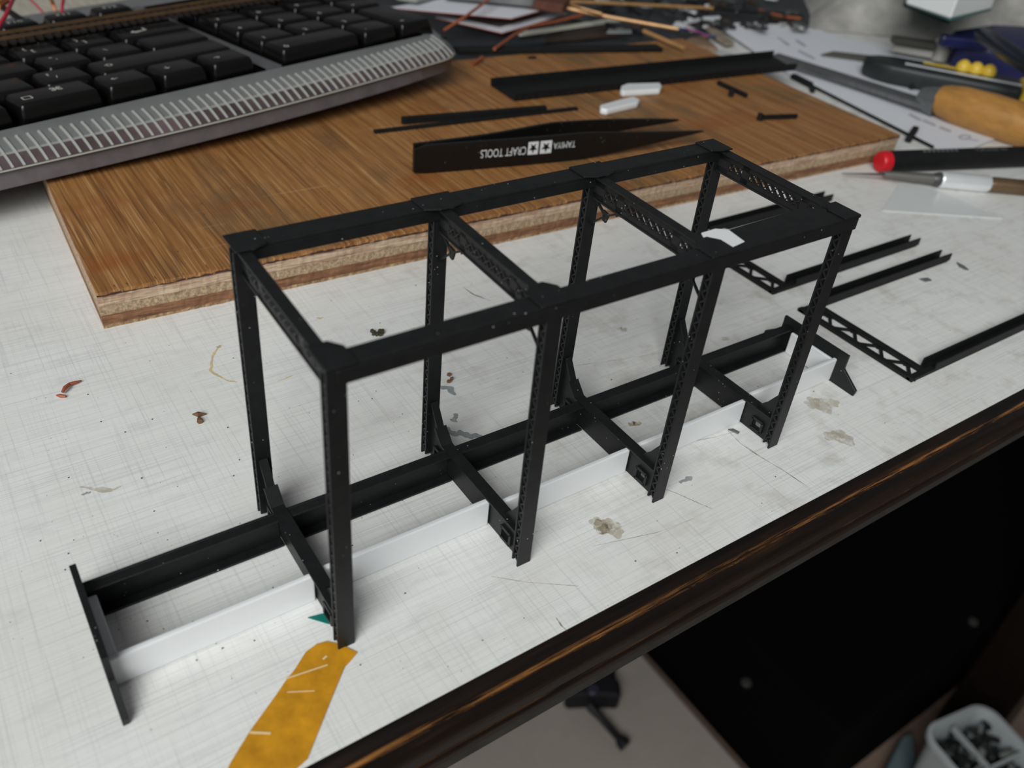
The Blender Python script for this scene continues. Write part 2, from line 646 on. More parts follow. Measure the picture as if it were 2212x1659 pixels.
# black gadget with rod on the beige board
g0 = at(1290, 1530, bz + .6)
gad = empty('tripod_head', (g0.x, g0.y, bz), 'black tripod head with a thin pan handle on the beige board below', 'tripod head')
GM = M('gadget_black', (.004, .004, .007), .55)
pa = [at(x, y, bz) for x, y in ((1213, 1522), (1326, 1453), (1322, 1490), (1333, 1505), (1335, 1535), (1280, 1532), (1222, 1535))]
MB().prism(pa, (0, 0, .8)).build('head_block', GM, gad, bevel=.12, seg=2)
q0, q1 = at(1275, 1525, bz + .5), at(1352, 1612, bz + .25)
dd = (q1 - q0)
MB().tube([q0, q0 + dd * .3, q0 + dd * .8, q0 + dd * .86, q1], [.17, .12, .12, .2, .22], 14).build('pan_handle', GM, gad, smooth=True)
kk = at(1281, 1493, bz + .8)
MB().tube([(kk.x, kk.y, bz + .8), (kk.x, kk.y, bz + .95)], .2, 16).build('lock_knob', M('gadget_knob', (.03, .03, .05), .35), gad, bevel=.03)

# white basket with dark bits on the floor
RZ = FLZ + 3.6
A_ = at(1990, 1572, RZ)
B_ = at(2118, 1516, RZ)
ux = (B_ - A_).normalized()
uy = Vector((ux.y, -ux.x, 0))
bw = (B_ - A_).length * 1.12
bl = bw * 1.6
bo = A_ - ux * .1
bask = empty('plastic_basket', tuple(bo + ux * bw / 2 + uy * bl / 2 + Vector((0, 0, FLZ - RZ))), 'white plastic basket of dark bits on the floor', 'basket')
BW = M('basket_white', (.42, .45, .46), .5, var=.04)


def rrect(w, l, r, inset, z, n=6):
    pts = []
    for cx_, cy_, a0 in ((w - r, l - r, 0), (r, l - r, 90), (r, r, 180), (w - r, r, 270)):
        for k in range(n + 1):
            a = math.radians(a0 + 90 * k / n)
            rr = max(r - inset, .02)
            pts.append(bo + ux * (cx_ + rr * math.cos(a)) + uy * (cy_ + rr * math.sin(a)) + Vector((0, 0, z - RZ)))
    return pts


r_ = bw * .22
rows = [rrect(bw, bl, r_, .42, FLZ + .02), rrect(bw, bl, r_, .12, RZ - .25), rrect(bw, bl, r_, -.02, RZ - .12), rrect(bw, bl, r_, 0, RZ), rrect(bw, bl, r_, .13, RZ + .02), rrect(bw, bl, r_, .18, RZ - .12), rrect(bw, bl, r_, .22, RZ - .5), rrect(bw, bl, r_, .52, FLZ + .2)]
mb = MB()
mb.grid(rows, True)
nn = len(rows[0])
mb.add(rows[0], [tuple(range(nn))])
mb.add(rows[-1], [tuple(range(nn))])
mb.build('basket_wall', BW, bask, smooth=True)
for t in (.38, .72):
    MB().bar(bo + ux * .3 + uy * bl * t + Vector((0, 0, -.16)), bo + ux * (bw - .3) + uy * bl * t + Vector((0, 0, -.16)), .06, .2).build('divider', BW, bask)
MB().bar(bo + ux * bw * .42 + uy * .3 + Vector((0, 0, -.16)), bo + ux * bw * .42 + uy * (bl - .3) + Vector((0, 0, -.16)), .06, .2).build('divider', BW, bask)
mb = MB()
mb.cur = 0
for i in range(620):
    a, b_, c_ = random.uniform(.42, bw - .42), random.uniform(.42, bl - .42), random.uniform(-1.6, -.22)
    p = bo + ux * a + uy * b_ + Vector((0, 0, c_))
    d = Vector((random.uniform(-1, 1), random.uniform(-1, 1), random.uniform(-.5, .5))).normalized()
    mb.cur = 0 if random.random() < .72 else 1
    mb.bar(p - d * .14, p + d * .14, random.uniform(.08, .2), random.uniform(.06, .16))
mb.build('plastic_bits', [M('basket_dark_bits', (.010, .011, .012), .5), M('basket_pale_bits', (.16, .17, .16), .45)], label='dark and pale plastic bits filling the white basket on the floor', cat='plastic bits', kind='stuff')
pb = at(1905, 1640, FLZ + 1)
MB().prism([at(1890, 1700, FLZ + .02), at(1965, 1700, FLZ + .02), at(1955, 1608, FLZ + .02), at(1935, 1612, FLZ + .02)], (0, 0, .7)).build('card_box', M('pale_blue_card', (.13, .18, .20), .6), bevel=.05, label='pale blue flat box on the floor beside the basket', cat='box')

# ------------------------------------------------------------------ the black model frame
H = 1.65
PW, PD = .085, .058           # post flange width and depth
model = empty('model_wagon_frame', (1.5, .52, 0), 'black plastic model wagon frame with eight lattice posts and white sole strips', 'model frame')
near = [(-.008, -.004, .010), (1.024, -.004, -.018), (1.998, 0, .004), (3.003, .004, -.020)]
back = [(-.004, .992, .020), (1.024, .992, .002), (2.004, .992, .014), (2.996, .992, -.008)]


def make_post(x, y, lean):
    mb_ = MB()
    sh = lambda p: Vector((p.x + lean * p.z / H, p.y, p.z))
    zt = H - .02
    mb_.box((x, y, .018 if y > .5 else 0), (x + PW, y + .012, zt), sh)
    mb_.box((x, y + PD - .012, .0 if y > .5 else .018), (x + PW, y + PD, zt), sh)
    po = mb_.build('post', BLACK, model, bevel=.002)
    lw = MB()
    pitch = .062
    k, z = 0, .03
    while z + pitch < zt - .02:
        for xx in (x + .010, x + PW - .010):
            a = Vector((xx, y + .012, z))
            b_ = Vector((xx, y + PD - .012, z + pitch / 2))
            c_ = Vector((xx, y + .012, z + pitch))
            for p_, q_ in ((a, b_), (b_, c_)):
                lw.bar(sh(p_), sh(q_), .010, .010, (1, 0, 0))
        z += pitch
    lw.build('lattice_web', BLACK, po)
    return po


for x, y, l in near + back:
    make_post(x, y, l)


def rail(x0, x1, y0, y1, h, web_y, name):
    mb_ = MB()
    mb_.box((x0, y0, H - .018), (x1, y1, H))
    mb_.box((x0 + .05, web_y, H - h), (x1 - .01, web_y + .016, H - .018))
    return mb_.build(name, BLACK, model, bevel=.003)


# near rail: top flange with a deep outer web; far rail the same with its web on the inner side
rail(-.002, 3.085, -.006, .100, .085, -.006, 'top_rail')
rail(.030, 3.085, .985, 1.115, .075, .985, 'top_rail')


def gusset(cx_, side, ends):
    """flat corner plate on top of the frame; ends = which sides along x carry a wing"""
    s = 1 if side == 'near' else -1
    y0 = -.012 if side == 'near' else 1.118
    yi = .108 if side == 'near' else .975
    L_, R_ = ends
    wl, bl_ = (.085, .055) if side == 'near' else (.11, .03)
    pts = [(cx_ - (wl if L_ else .045), y0), (cx_ + (wl if R_ else .045), y0), (cx_ + (wl if R_ else .045), yi), (cx_ + .04, yi + s * bl_), (cx_ - .03, yi + s * bl_), (cx_ - (wl if L_ else .045), yi)]
    if not L_:
        pts = pts[:4] + [(cx_ - .045, yi + s * bl_)]
    if not R_:
        pts = [pts[0], pts[1], (cx_ + .045, yi + s * bl_), (cx_ - .03, yi + s * bl_), pts[-1]]
    MB().prism([(a, b, H) for a, b in pts], (0, 0, .009)).build('gusset_plate', BLACK, model, bevel=.003)


for i in range(4):
    e = (i > 0, i < 3)
    gusset(near[i][0] + near[i][2] + PW / 2, 'near', e)
    gusset(back[i][0] + back[i][2] + PW / 2, 'far', e)

for i in range(4):
    xa = near[i][0] + near[i][2] + PW / 2
    xb = back[i][0] + back[i][2] + PW / 2
    ya, yb = .054, .992
    fx = lambda y: xa + (xb - xa) * (y - ya) / (yb - ya)
    zt, zb = H - .012, H - .138
    mb = MB()
    mb.bar((xa, ya, zt), (xb, yb, zt), .058, .014)
    mb.bar((xa, ya, zb), (xb, yb, zb), .030, .012)
    web = lambda y0, y1: mb.bar((fx(y0) - .004, y0, (zt + zb) / 2), (fx(y1) - .004, y1, (zt + zb) / 2), .010, zt - zb)
    mb.bar((xa - .004, ya, zt - .028), (xb - .004, yb, zt - .028), .010, .040)
    mb.bar((xa - .004, ya, zb + .020), (xb - .004, yb, zb + .020), .010, .036)
    web(ya, .17)
    web(.285, .345)
    web(.735, .795)
    web(.90, yb)
    tr = mb.build('top_truss', BLACK, model, bevel=.002)
    lw = MB()
    za, zc = zb + .034, zt - .044
    hh = zc - za
    for (s0, s1, nb) in ((.17, .285, 2), (.345, .735, 7), (.795, .90, 2)):
        st = (s1 - s0) / nb
        for k in range(nb):
            y0, y1 = s0 + st * k, s0 + st * (k + 1)
            lw.bar((fx(y0) - .004, y0, za), (fx(y1) - .004, y1, zc), .008, .021, (1, 0, 0))
            lw.bar((fx(y1) - .004, y1, za), (fx(y0) - .004, y0, zc), .008, .021, (1, 0, 0))
    lw.build('lattice_web', BLACK, tr)
    # Y-shaped corner braces on the two middle frames
    if i in (1, 2):
        for side in (0, 1):
            yp, s, xx = (ya, 1, xa) if side == 0 else (yb, -1, xb)
            mb = MB()
            j = Vector((xx, yp + s * .115, zb - .065))
            cn = Vector((xx, yp + s * .02, zb - .005))
            tt = Vector((xx, yp + s * .225, zb))
            pp = Vector((xx, yp, zb - .165))
            for q in (cn, tt, pp):
                mb.bar(j, q, .010, .014, (1, 0, 0))
            mb.prism([j + Vector((-.006, s * -.022, .03)), j + Vector((-.006, s * .032, .02)), j + Vector((-.006, s * .012, -.036)), j + Vector((-.006, s * -.016, -.03))], (.012, 0, 0))
            mb.prism([tt + Vector((-.006, -.03, .005)), tt + Vector((-.006, .03, .005)), tt + Vector((-.006, s * -.02, -.03))], (.012, 0, 0))
            mb.build('corner_brace', BLACK, model)

# wider inner plate on the last bay of the near rail, its end left in bare white styrene
def rail_pt(x, y, dz):
    p_ = at(x, y, H)
    return Vector((p_.x, max(p_.y, .03), H - dz))


MB().prism([rail_pt(x, y, .011) for x, y in ((1572, 496), (1607, 522), (1620, 560), (1835, 510), (1790, 452), (1735, 447))], (0, 0, .010)).build('inner_plate', BLACK, model, bevel=.002)
MB().prism([rail_pt(x, y, .007) for x, y in ((1515, 503), (1545, 494), (1575, 497), (1609, 522), (1612, 560), (1560, 560))], (0, 0, .0085)).build('white_plate_end', WHITE, model, bevel=.002, label='bare white styrene end of the plate')

# cross beams
ZB = .205
for i in range(4):
    xa = near[i][0] + PW / 2
    xb = back[i][0] + PW / 2
    yN, yF = .054, .992
    yz = [(yN, .008), (yF, .008), (yF, .40), (yF - .006, .415), (yF - .085, .285), (yF - .165, ZB), (yN + .165, ZB), (yN + .085, .285), (yN + .006, .415), (yN, .40)]
    fx = lambda y: xa + (xb - xa) * (y - yN) / (yF - yN)
    mb = MB()
    # web, split around the small pocket holes near both feet
    def wall(poly):
        mb.prism([(fx(y) - .008, y, z) for y, z in poly], (.016, 0, 0))
    h0, h1, k0, k1 = .080, .130, .055, .105       # pocket: y offset range, z range
    wall([(yN + h1, .008), (yF - h1, .008), (yF - h1, .235), (yF - .165, ZB), (yN + .165, ZB), (yN + h1, .235)])
    for s, yy in ((1, yN), (-1, yF)):
        wall([(yy, .008), (yy + s * h0, .008), (yy + s * h0, .295), (yy + s * .006, .415), (yy, .40)])
        wall([(yy + s * h0, .008), (yy + s * h1, .008), (yy + s * h1, k0), (yy + s * h0, k0)])
        wall([(yy + s * h0, k1), (yy + s * h1, k1), (yy + s * h1, .235), (yy + s * .085, .285), (yy + s * h0, .292)])
    cbm = mb.build('cross_beam', BLACK, model)
    mb = MB()
    path = [(yN + .004, .400), (yN + .006, .415), (yN + .085, .285), (yN + .165, ZB), (yF - .165, ZB), (yF - .085, .285), (yF - .006, .415)]
    mb.bar((xa, yN, ZB), (fx(yF - .165), yF - .165, ZB), .072, .012)
    for a, b_, w_ in ((path[4], path[5], .075), (path[5], path[6], .045)):
        mb.bar((fx(a[0]), a[0], a[1]), (fx(b_[0]), b_[0], b_[1]), w_, .012, (0, -1, 1))
    mb.build('top_flange', BLACK, cbm)
    for s, yy in ((1, yN), (-1, yF)):
        mb = MB()
        y0, y1 = yy + s * (h0 - .018), yy + s * (h1 + .018)
        xx = fx(yy)
        for (a, b_) in (((y0, k0 - .014), (y1, k0 - .014)), ((y0, k1 + .014), (y1, k1 + .014)), ((y0, k0 - .014), (y0, k1 + .014)), ((y1, k0 - .014), (y1, k1 + .014))):
            mb.bar((xx - .017, a[0], a[1]), (xx - .017, b_[0], b_[1]), .018, .014, (1, 0, 0))
        mb.build('pocket_frame', BLACK, cbm)

# far sole bar: black channel, open towards the near side, in bays between the cross beams
XL, XR = -.945, 4.005
CH = .205
xs = [XL] + [near[i][0] + PW / 2 for i in range(4)] + [XR]
for k in range(5):
    a, b_ = xs[k] + .012, xs[k + 1] - .012
    mb = MB()
    mb.box((a, .785, .004), (b_, .800, CH))
    mb.box((a, .728, .004), (b_, .785, .018))
    mb.box((a, .728, CH - .014), (b_, .785, CH))
    mb.build('sole_channel', BLACK, model, bevel=.003)
    mb = MB()
    y = (.318, .332, .286, .288, .318)[k]
    mb.box((a - .002, y, .003), (b_ + (-.002 if k < 4 else .01), y + .030, .190))
    mb.build('white_sole_strip', WHITE, model, bevel=.008, seg=2, label='plain white styrene strip')

for x, s in ((XL, 1), (XR, -1)):
    xp = x - .012 if s > 0 else x - .010
    zt_ = .305 if s > 0 else .262
    poly = [(.108, 0), (.100, .05), (.245, .15), (.245, zt_), (.835, zt_), (.835, .15), (.965, .05), (.965, 0)]
    MB().prism([(xp, y, z) for y, z in poly], (.030 if s > 0 else .022, 0, 0)).build('end_plate', BLACK, model, bevel=.002)
    xw = x + s * .012 if s > 0 else x - .034
    MB().box((xw, .350, .004), (xw + .024 + (.022 if s > 0 else 0), .725, .180)).build('white_end_strip', WHITE, model, bevel=.006, label='white styrene end strip')

# ------------------------------------------------------------------ spare portal frames lying on the table
def portal(x0, y0, x1, y1, label):
    """a U-shaped portal frame lying flat: truss along y at x0, two channel legs towards +x"""
    r = empty('portal_frame', (x0 + .3, (y0 + y1) / 2, 0), label, 'model part', 'spare portal frames')
    for yy, s in ((y0, 1), (y1, -1)):
        mb_ = MB()
        ya, yb = (yy, yy + .100)
        mb_.prism([(x0 + .02, ya, .002), (x1, ya, .002), (x1, yb, .002), (x0 + .02, yb, .002)], (0, 0, .012))
        mb_.box((x0 + .05, yb - .014, .012), (x1, yb, .085))
        mb_.box((x0 + .08, ya, .012), (x1 + .03, ya + .014, .085))
        mb_.build('leg', BLACKM, r, bevel=.003)
    mb_ = MB()
    W_ = .20
    mb_.box((x0 - W_, y0 + .02, .002), (x0 - W_ + .055, y1 + .065, .030))
    mb_.box((x0 - .028, y0 + .02, .002), (x0 + .028, y1 + .065, .030))
    for yy in (y0, y1 + .0):
        mb_.box((x0 - W_, yy, .002), (x0 + .09, yy + .05, .036))
    tr_ = mb_.build('truss', BLACKM, r, bevel=.003)
    lw_ = MB()
    nb = 4
    st = (y1 - y0 - .04) / nb
    for k in range(nb):
        a, b2 = y0 + .04 + st * k, y0 + .04 + st * (k + 1)
        m_ = (a + b2) / 2
        xa_, xb_ = x0 - W_ + .035, x0 - .022
        xm = (xa_ + xb_) / 2
        lw_.bar((xa_, a, .014), (xb_, m_, .014), .024, .014)
        lw_.bar((xb_, m_, .014), (xa_, b2, .014), .024, .014)
        lw_.prism([(xb_ + .004, m_ - .07, .008), (xb_ + .004, m_ + .07, .008), (xb_ - .045, m_, .008)], (0, 0, .012))
        lw_.prism([(xa_ - .004, a - .05, .0085), (xa_ - .004, a + .05, .0085), (xa_ + .035, a, .0085)], (0, 0, .012))
    lw_.build('lattice_web', BLACKM, tr_)
    return r


portal(4.74, .0, 6.56, 1.03, 'black U-shaped lattice portal frame lying nearest the dark table edge')
portal(4.74, 1.36, 6.55, 2.40, 'black U-shaped lattice portal frame lying behind the model near the plywood')
MB().prism([at(x, y, .0) for x, y in ((1528, 502), (1548, 496), (1578, 503), (1612, 526), (1560, 548))], (0, 0, .03)).build('styrene_offcut', WHITE, bevel=.004, label='small white styrene offcut beside the portal frame behind the model', cat='offcut')

# ------------------------------------------------------------------ tape, green chip, shavings
TAPE = M('amber_tape', (.56, .255, .012), .34, var=.22, vs=9, trans=.0)
tp = empty('masking_tape', tuple(at(640, 1520)), 'strip of amber tape stuck to the table under the nearest post', 'tape')
pts = [at(x, y, .0022) for x, y in ((480, 1690), (497, 1650), (540, 1580), (598, 1500), (618, 1470), (636, 1448), (660, 1410), (684, 1392), (706, 1386), (735, 1392), (772, 1410), (757, 1428), (744, 1442), (720, 1500), (696, 1560), (664, 1640), (655, 1648), (610, 1690))]
MB().prism(pts, (0, 0, .004)).build('tape_strip', TAPE, tp)
TW = M('tape_crease', (.75, .58, .32), .4)
for a, b_, w in (((618, 1466), (708, 1436), .006), ((540, 1582), (585, 1584), .010), ((698, 1424), (706, 1417), .010), ((620, 1495), (680, 1492), .004)):
    p, q = at(*a, .0068), at(*b_, .0068)
    MB().bar(p, q, w, .003).build('crease', TW, tp)
MB().prism([at(665, 1335, .002), at(700, 1326, .002), at(722, 1324, .002), at(735, 1352, .002), at(708, 1348, .002)], (0, 0, .006)).build('paper_chip', M('teal_chip', (.0, .16, .125), .5), label='small teal green chip of card under the nearest post', cat='chip')
RED = M('red_brown_shaving', (.33, .085, .04), .5)
mb = MB()
mb.tube([at(135, 847, .02), at(140, 838, .03), at(150, 830, .02), at(163, 826, .02), at(176, 822, .012)], [.010, .014, .012, .010, .004], 6)
mb.build('shaving', RED, smooth=True, label='curled red-brown shaving on the white table left of the model', cat='shaving')
MB().tube([at(122, 854, .012), at(130, 855, .014), at(142, 856, .012)], [.005, .012, .008], 6).build('shaving', RED, smooth=True, label='tiny red-brown shaving just below the curled one', cat='shaving')
BRN = M('brown_crumb', (.16, .08, .04), .7)
MB().tube([at(416, 895, .01), at(428, 895, .02), at(446, 894, .008)], [.004, .018, .003], 6).build('crumb', BRN, smooth=True, label='pointed brown crumb on the white table left of the model', cat='crumb')
MB().tube([at(430, 903, .012), at(432, 911, .016)], [.012, .018], 6).build('crumb', BRN, smooth=True, label='round dark brown crumb right below the pointed one', cat='crumb')
OLV = M('olive_crumb', (.045, .040, .022), .8)
mb = MB()
for k in range(9):
    p = at(815 + 12 * math.sin(k * 1.9), 718 + 4 * math.cos(k * 2.7), .015)
    mb.tube([p - Vector((.012, 0, .012)), p, p + Vector((.01, .004, .01))], [.008, .016, .006], 5)
mb.build('crumb', OLV, label='crumbly olive crumb on the table behind the near top rail', cat='crumb')
mb = MB()
for k in range(6):
    p = at(972 + 4 * math.sin(k * 2.1), 815 + 8 * math.cos(k * 1.3), .012)
    mb.tube([p - Vector((.01, .004, .01)), p, p + Vector((.012, 0, .008))], [.005, .011, .004], 5)
mb.build('crumb', BRN, label='flaky brown crumb by the grey paint smears', cat='crumb')
DKC = M('dark_chip', (.12, .125, .13), .5)
MB().prism([at(x, y, .002) for x, y in ((1572, 929), (1583, 928), (1597, 935), (1594, 938), (1583, 933))], (0, 0, .01)).build('plastic_chip', DKC, label='dark plastic sliver beside the rightmost near post', cat='chip')
MB().prism([at(x, y, .002) for x, y in ((2066, 568), (2080, 575), (2092, 584), (2084, 583), (2072, 577))], (0, 0, .012)).build('plastic_chip', DKC, label='dark grey plastic sliver at the right near the portal legs', cat='chip')
MB().prism([at(x, y, .002) for x, y in ((1986, 604), (2003, 602), (2012, 607), (1998, 609))], (0, 0, .012)).build('plastic_chip', DKC, label='small dark chip under the middle of the portal leg', cat='chip')

# ------------------------------------------------------------------ plywood board
BT = .29
bx0, bx1, by0, by1 = -.285, 8.27, 3.205, 6.86
ang = math.atan2(2.90 - 3.205, 8.27 + .285)


def bpnt(u, v, z):
    """u along the front edge, v to the back, in board-local working units"""
    d = rot2((u, v), ang)
    return Vector((bx0 + d.x, by0 + d.y, z))


BLN, BWD = 8.56, 3.80
board = empty('plywood_board', tuple(bpnt(BLN / 2, BWD / 2, 0)), 'worn sheet of plywood lying on the table behind the model', 'plywood board')
layers = [(0, .030, ply_edge('ply_glue_veneer', (.16, .085, .04), (.33, .20, .10), (.50, .34, .19), (30, 30, 8)), .0),
          (.030, .098, ply_edge('ply_brown_core', (.09, .038, .020), (.20, .088, .042), (.31, .155, .075), (4, 30, 40)), -.006),
          (.098, .175, ply_edge('ply_tan_end_grain', (.20, .125, .07), (.40, .285, .175), (.55, .42, .29), (55, 55, 50)), .006),
          (.175, .262, ply_edge('ply_pale_core', (.26, .115, .075), (.47, .33, .225), (.66, .52, .38), (3.5, 30, 60)), .0),
          (.262, BT, wood_top_material(), -.004)]
for z0, z1, mt, off in layers:
    mb = MB()
    NB = 260
    top, bot = [], []
    for k in range(NB + 1):
        u = BLN * k / NB
        j1 = off + random.uniform(-.004, .004)
        j2 = off + random.uniform(-.004, .004)
        bot.append(bpnt(u, j1, z0))
        top.append(bpnt(u, j2, z1))
    r1 = [bpnt(BLN + off * .5, BWD, z0), bpnt(-off * .5, BWD, z0)]
    r2 = [bpnt(BLN + off * .5, BWD, z1), bpnt(-off * .5, BWD, z1)]
    vs = bot + r1 + top + r2
    m1 = NB + 3
    fs = [tuple(range(m1))[::-1], tuple(range(m1, 2 * m1))]
    for k in range(m1):
        k2 = (k + 1) % m1
        fs.append((k, k2, m1 + k2, m1 + k))
    mb.add(vs, fs)
    mb.build('ply_layer', mt, board)
# ragged dark glue line under the face veneer
mb = MB()
lo_, hi_ = [], []
for k in range(321):
    u = BLN * k / 320
    lo_.append(bpnt(u, -.0065, .259 - random.uniform(0, .006)))
    hi_.append(bpnt(u, -.0065, .264 + random.uniform(-.003, .010) + .006 * math.sin(u * 5) * math.sin(u * 13)))
mb.grid([lo_, hi_])
mb.grid([[p + Vector((0, .003, 0)) for p in lo_], [p + Vector((0, .003, 0)) for p in hi_]])
mb.build('glue_line', M('dark_glue_line', (.05, .018, .014), .8, var=.4, vs=6), board)
# splinters torn along the front top edge
mb = MB()
for k in range(60):
    u = random.uniform(.1, BLN - .1)
    l_ = random.uniform(.02, .09)
    w_ = random.uniform(.004, .009)
    mb.prism([bpnt(u, l_, BT), bpnt(u + w_, l_, BT), bpnt(u + w_ * .6 + .01, -.014, BT - .008)], (0, 0, .005))
mb.build('splinters', M('dark_splinter', (.11, .052, .026), .8, var=.5, vs=9), board, kind='stuff')

# ------------------------------------------------------------------ tweezers
twz = empty('tweezers', tuple(at(1150, 340, BT)), 'black craft tweezers with white lettering lying on their edge on the plywood', 'tweezers')
TB = M('tweezer_black_coating', (.0055, .0052, .0050), .34, spec=.4, var=.15, specks=.5)
p0 = at(893, 376, BT)
ptip = at(1519, 283, BT + .15)
pfar = at(1466, 259, BT + .15)


def arm(path, hts, name, thick=.035):
    n_ = len(path)
    rows_ = []
    for i, (p, (lo, hi)) in enumerate(zip(path, hts)):
        d = (path[min(i + 1, n_ - 1)] - path[max(i - 1, 0)])
        d.z = 0
        d.normalize()
        s = Vector((-d.y, d.x, 0)) * thick / 2
        rows_.append([p - s + Vector((0, 0, lo)), p + s + Vector((0, 0, lo)), p + s + Vector((0, 0, hi)), p - s + Vector((0, 0, hi))])
    mb_ = MB()
    mb_.grid(rows_, True)
    mb_.add(rows_[0], [(0, 1, 2, 3)])
    mb_.add(rows_[-1], [(3, 2, 1, 0)])
    return mb_.build(name, TB, twz, bevel=.004, smooth=True, angle=.6)


AH = .27
base0 = Vector((p0.x, p0.y, BT))
tipn = Vector((ptip.x, ptip.y, BT))
tipf = Vector((pfar.x, pfar.y, BT))
path, hts = [], []
NS = 26
for i in range(NS + 1):
    t = i / NS
    p = base0.lerp(tipn, t)
    nrm_ = Vector((-(tipn - base0).y, (tipn - base0).x, 0)).normalized()
    p = p - nrm_ * .05 * math.sin(math.pi * min(1, t * 1.0))
    e = min(1, (t + .004) / .02)
    hi = AH * (.80 + .20 * e ** .5) if t < .04 else AH
    lo = 0 if t >= .04 else AH * .10 * (1 - e)
    if t > .55:
        q = (t - .55) / .45
        hi = AH + (.155 - AH) * q
        lo = .002 + .143 * q
    path.append(p)
    hts.append((lo, hi))
near_arm = arm(path, hts, 'near_arm')
fp, fh = [], []
ctrl = [base0 + Vector((.02, .04, 0)), base0.lerp(tipf, .25) + Vector((.0, .03, 0)), base0.lerp(tipf, .5) + Vector((0, .09, 0)), base0.lerp(tipf, .75) + Vector((0, .10, 0)), tipf]
for i in range(NS + 1):
    t = i / NS
    k = t * 4
    a = min(3, int(k))
    f_ = k - a
    g = lambda q: ctrl[max(0, min(4, q))]
    p = .5 * ((2 * g(a)) + (g(a + 1) - g(a - 1)) * f_ + (2 * g(a - 1) - 5 * g(a) + 4 * g(a + 1) - g(a + 2)) * f_ ** 2 + (-g(a - 1) + 3 * g(a) - 3 * g(a + 1) + g(a + 2)) * f_ ** 3)
    hi, lo = AH, 0
    if t > .5:
        q = (t - .5) / .5
        hi = AH + (.155 - AH) * q
        lo = .002 + .143 * q
    fp.append(p)
    fh.append((lo, hi))
arm(fp, fh, 'far_arm')
PRINT = M('white_print', (.62, .64, .66), .5)
du = (path[14] - path[5]).normalized()
nv = Vector((du.y, -du.x, 0))          # out of the near face, towards the viewer


def on_arm(t):
    k = t * NS
    a = int(k)
    return path[a].lerp(path[min(NS, a + 1)], k - a)


def arm_t(px):
    best = min(range(201), key=lambda k: abs(scr(on_arm(k / 200.0) + Vector((0, 0, .13)))[0] - px))
    return best / 200.0


def scr(p):
    d = p - CAM
    z = d.dot(_fw)
    return (IMW / 2 + F_PX * d.dot(RT) / z, IMH / 2 - F_PX * d.dot(UP) / z)


def arm_text(name, body, size, px_start, px_end, zc):
    t0, t1 = arm_t(px_start), arm_t(px_end)
    a, b_ = on_arm(t0), on_arm(t1)
    o = text(name, body, size, PRINT, near_arm, (0, 0, 0), (1, 0, 0), (0, 1, 0), 0)
    me = o.data
    xs_ = [v.co.x for v in me.vertices]
    ys_ = [v.co.y for v in me.vertices]
    wx = max(xs_) - min(xs_)
    hy = max(ys_) - min(ys_)
    x0_, y0_ = min(xs_), min(ys_)
    d = (b_ - a)
    org = a + nv * .0195
    for v in me.vertices:
        fx_ = (v.co.x - x0_) / wx
        fy_ = (v.co.y - y0_) / hy - .5
        w = org + d * fx_ + Vector((0, 0, zc - fy_ * size))
        v.co = w * S
    o.location = -WLOC[near_arm.name] * S
    return o


arm_text('lettering', 'TAMIYA', .062, 1240, 1192, .172)
arm_text('lettering', 'CRAFT TOOLS', .078, 1134, 1036, .150)
for (xa_, xb_) in ((1163, 1189), (1138, 1162)):
    a, b_ = on_arm(arm_t(xa_)) + nv * .0192, on_arm(arm_t(xb_)) + nv * .0192
    h_ = .125
    zc = .168
    cpt = (a + b_) / 2
    e1 = (b_ - a) / 2 * .96
    mb = MB()
    sq = [cpt - e1 + Vector((0, 0, zc - h_ / 2)), cpt + e1 + Vector((0, 0, zc - h_ / 2)), cpt + e1 + Vector((0, 0, zc + h_ / 2)), cpt - e1 + Vector((0, 0, zc + h_ / 2))]
    mb.add(sq, [(0, 1, 2, 3)])
    sqo = mb.build('emblem_square', PRINT, near_arm)
    mb = MB()
    st = []
    for k in range(10):
        r = (.88 if k % 2 == 0 else .36)
        a_ = -math.pi / 2 + k * math.pi / 5
        st.append(cpt + e1 * r * math.cos(a_) + Vector((0, 0, zc + r * h_ / 2 * math.sin(a_))) + nv * .0012)
    mb.add(st + [cpt + Vector((0, 0, zc)) + nv * .0012], [(k, (k + 1) % 10, 10) for k in range(10)])
    mb.build('star', TB, sqo)

# ------------------------------------------------------------------ pieces lying on the plywood
tr0, tr1 = at(1060, 186, BT), at(1668, 124, BT)
br0, br1 = at(1112, 219, BT), at(1717, 152, BT)
ch = empty('channel_tray', tuple((tr0 + br1) / 2), 'long black plastic channel with flanged sides across the back of the plywood', 'model part')
MB().prism([tr0, tr1, br1, br0], (0, 0, .02)).build('tray_base', BLACKM, ch)
for a, b_ in ((tr0, tr1), (br0, br1)):
    MB().bar(a + Vector((0, 0, .055)), b_ + Vector((0, 0, .055)), .022, .07).build('side_flange', BLACKM, ch)
mb = MB()
for k in range(46):
    t = (k + .5) / 46
    p = br0.lerp(br1, t) + Vector((0, -.017, .03))
    mb.tube([p, p + Vector((0, -.008, 0))], [.012, .006], 6)
mb.build('rivet_row', BLACKM, ch, kind='stuff')


def strip(name, a, b_, w, h, mat, label, cat, z=BT, group=None, bev=.003):
    p, q = at(*a, z), at(*b_, z)
    return MB().bar(p + Vector((0, 0, h / 2 + .001)), q + Vector((0, 0, h / 2 + .001)), w, h).build(name, mat, bevel=bev, label=label, cat=cat, group=group)


strip('plastic_bar', (985, 114), (1424, 108), .20, .05, BLACKM, 'thick black plastic bar along the back of the plywood', 'bar')
strip('plastic_strip', (868, 268), (1178, 242), .055, .07, BLACKM, 'short black plastic strip lying behind the tweezers', 'strip')
strip('plastic_strip', (808, 288), (1246, 237), .05, .03, BLACKM, 'longer thin black plastic strip poking out under the short one', 'strip')


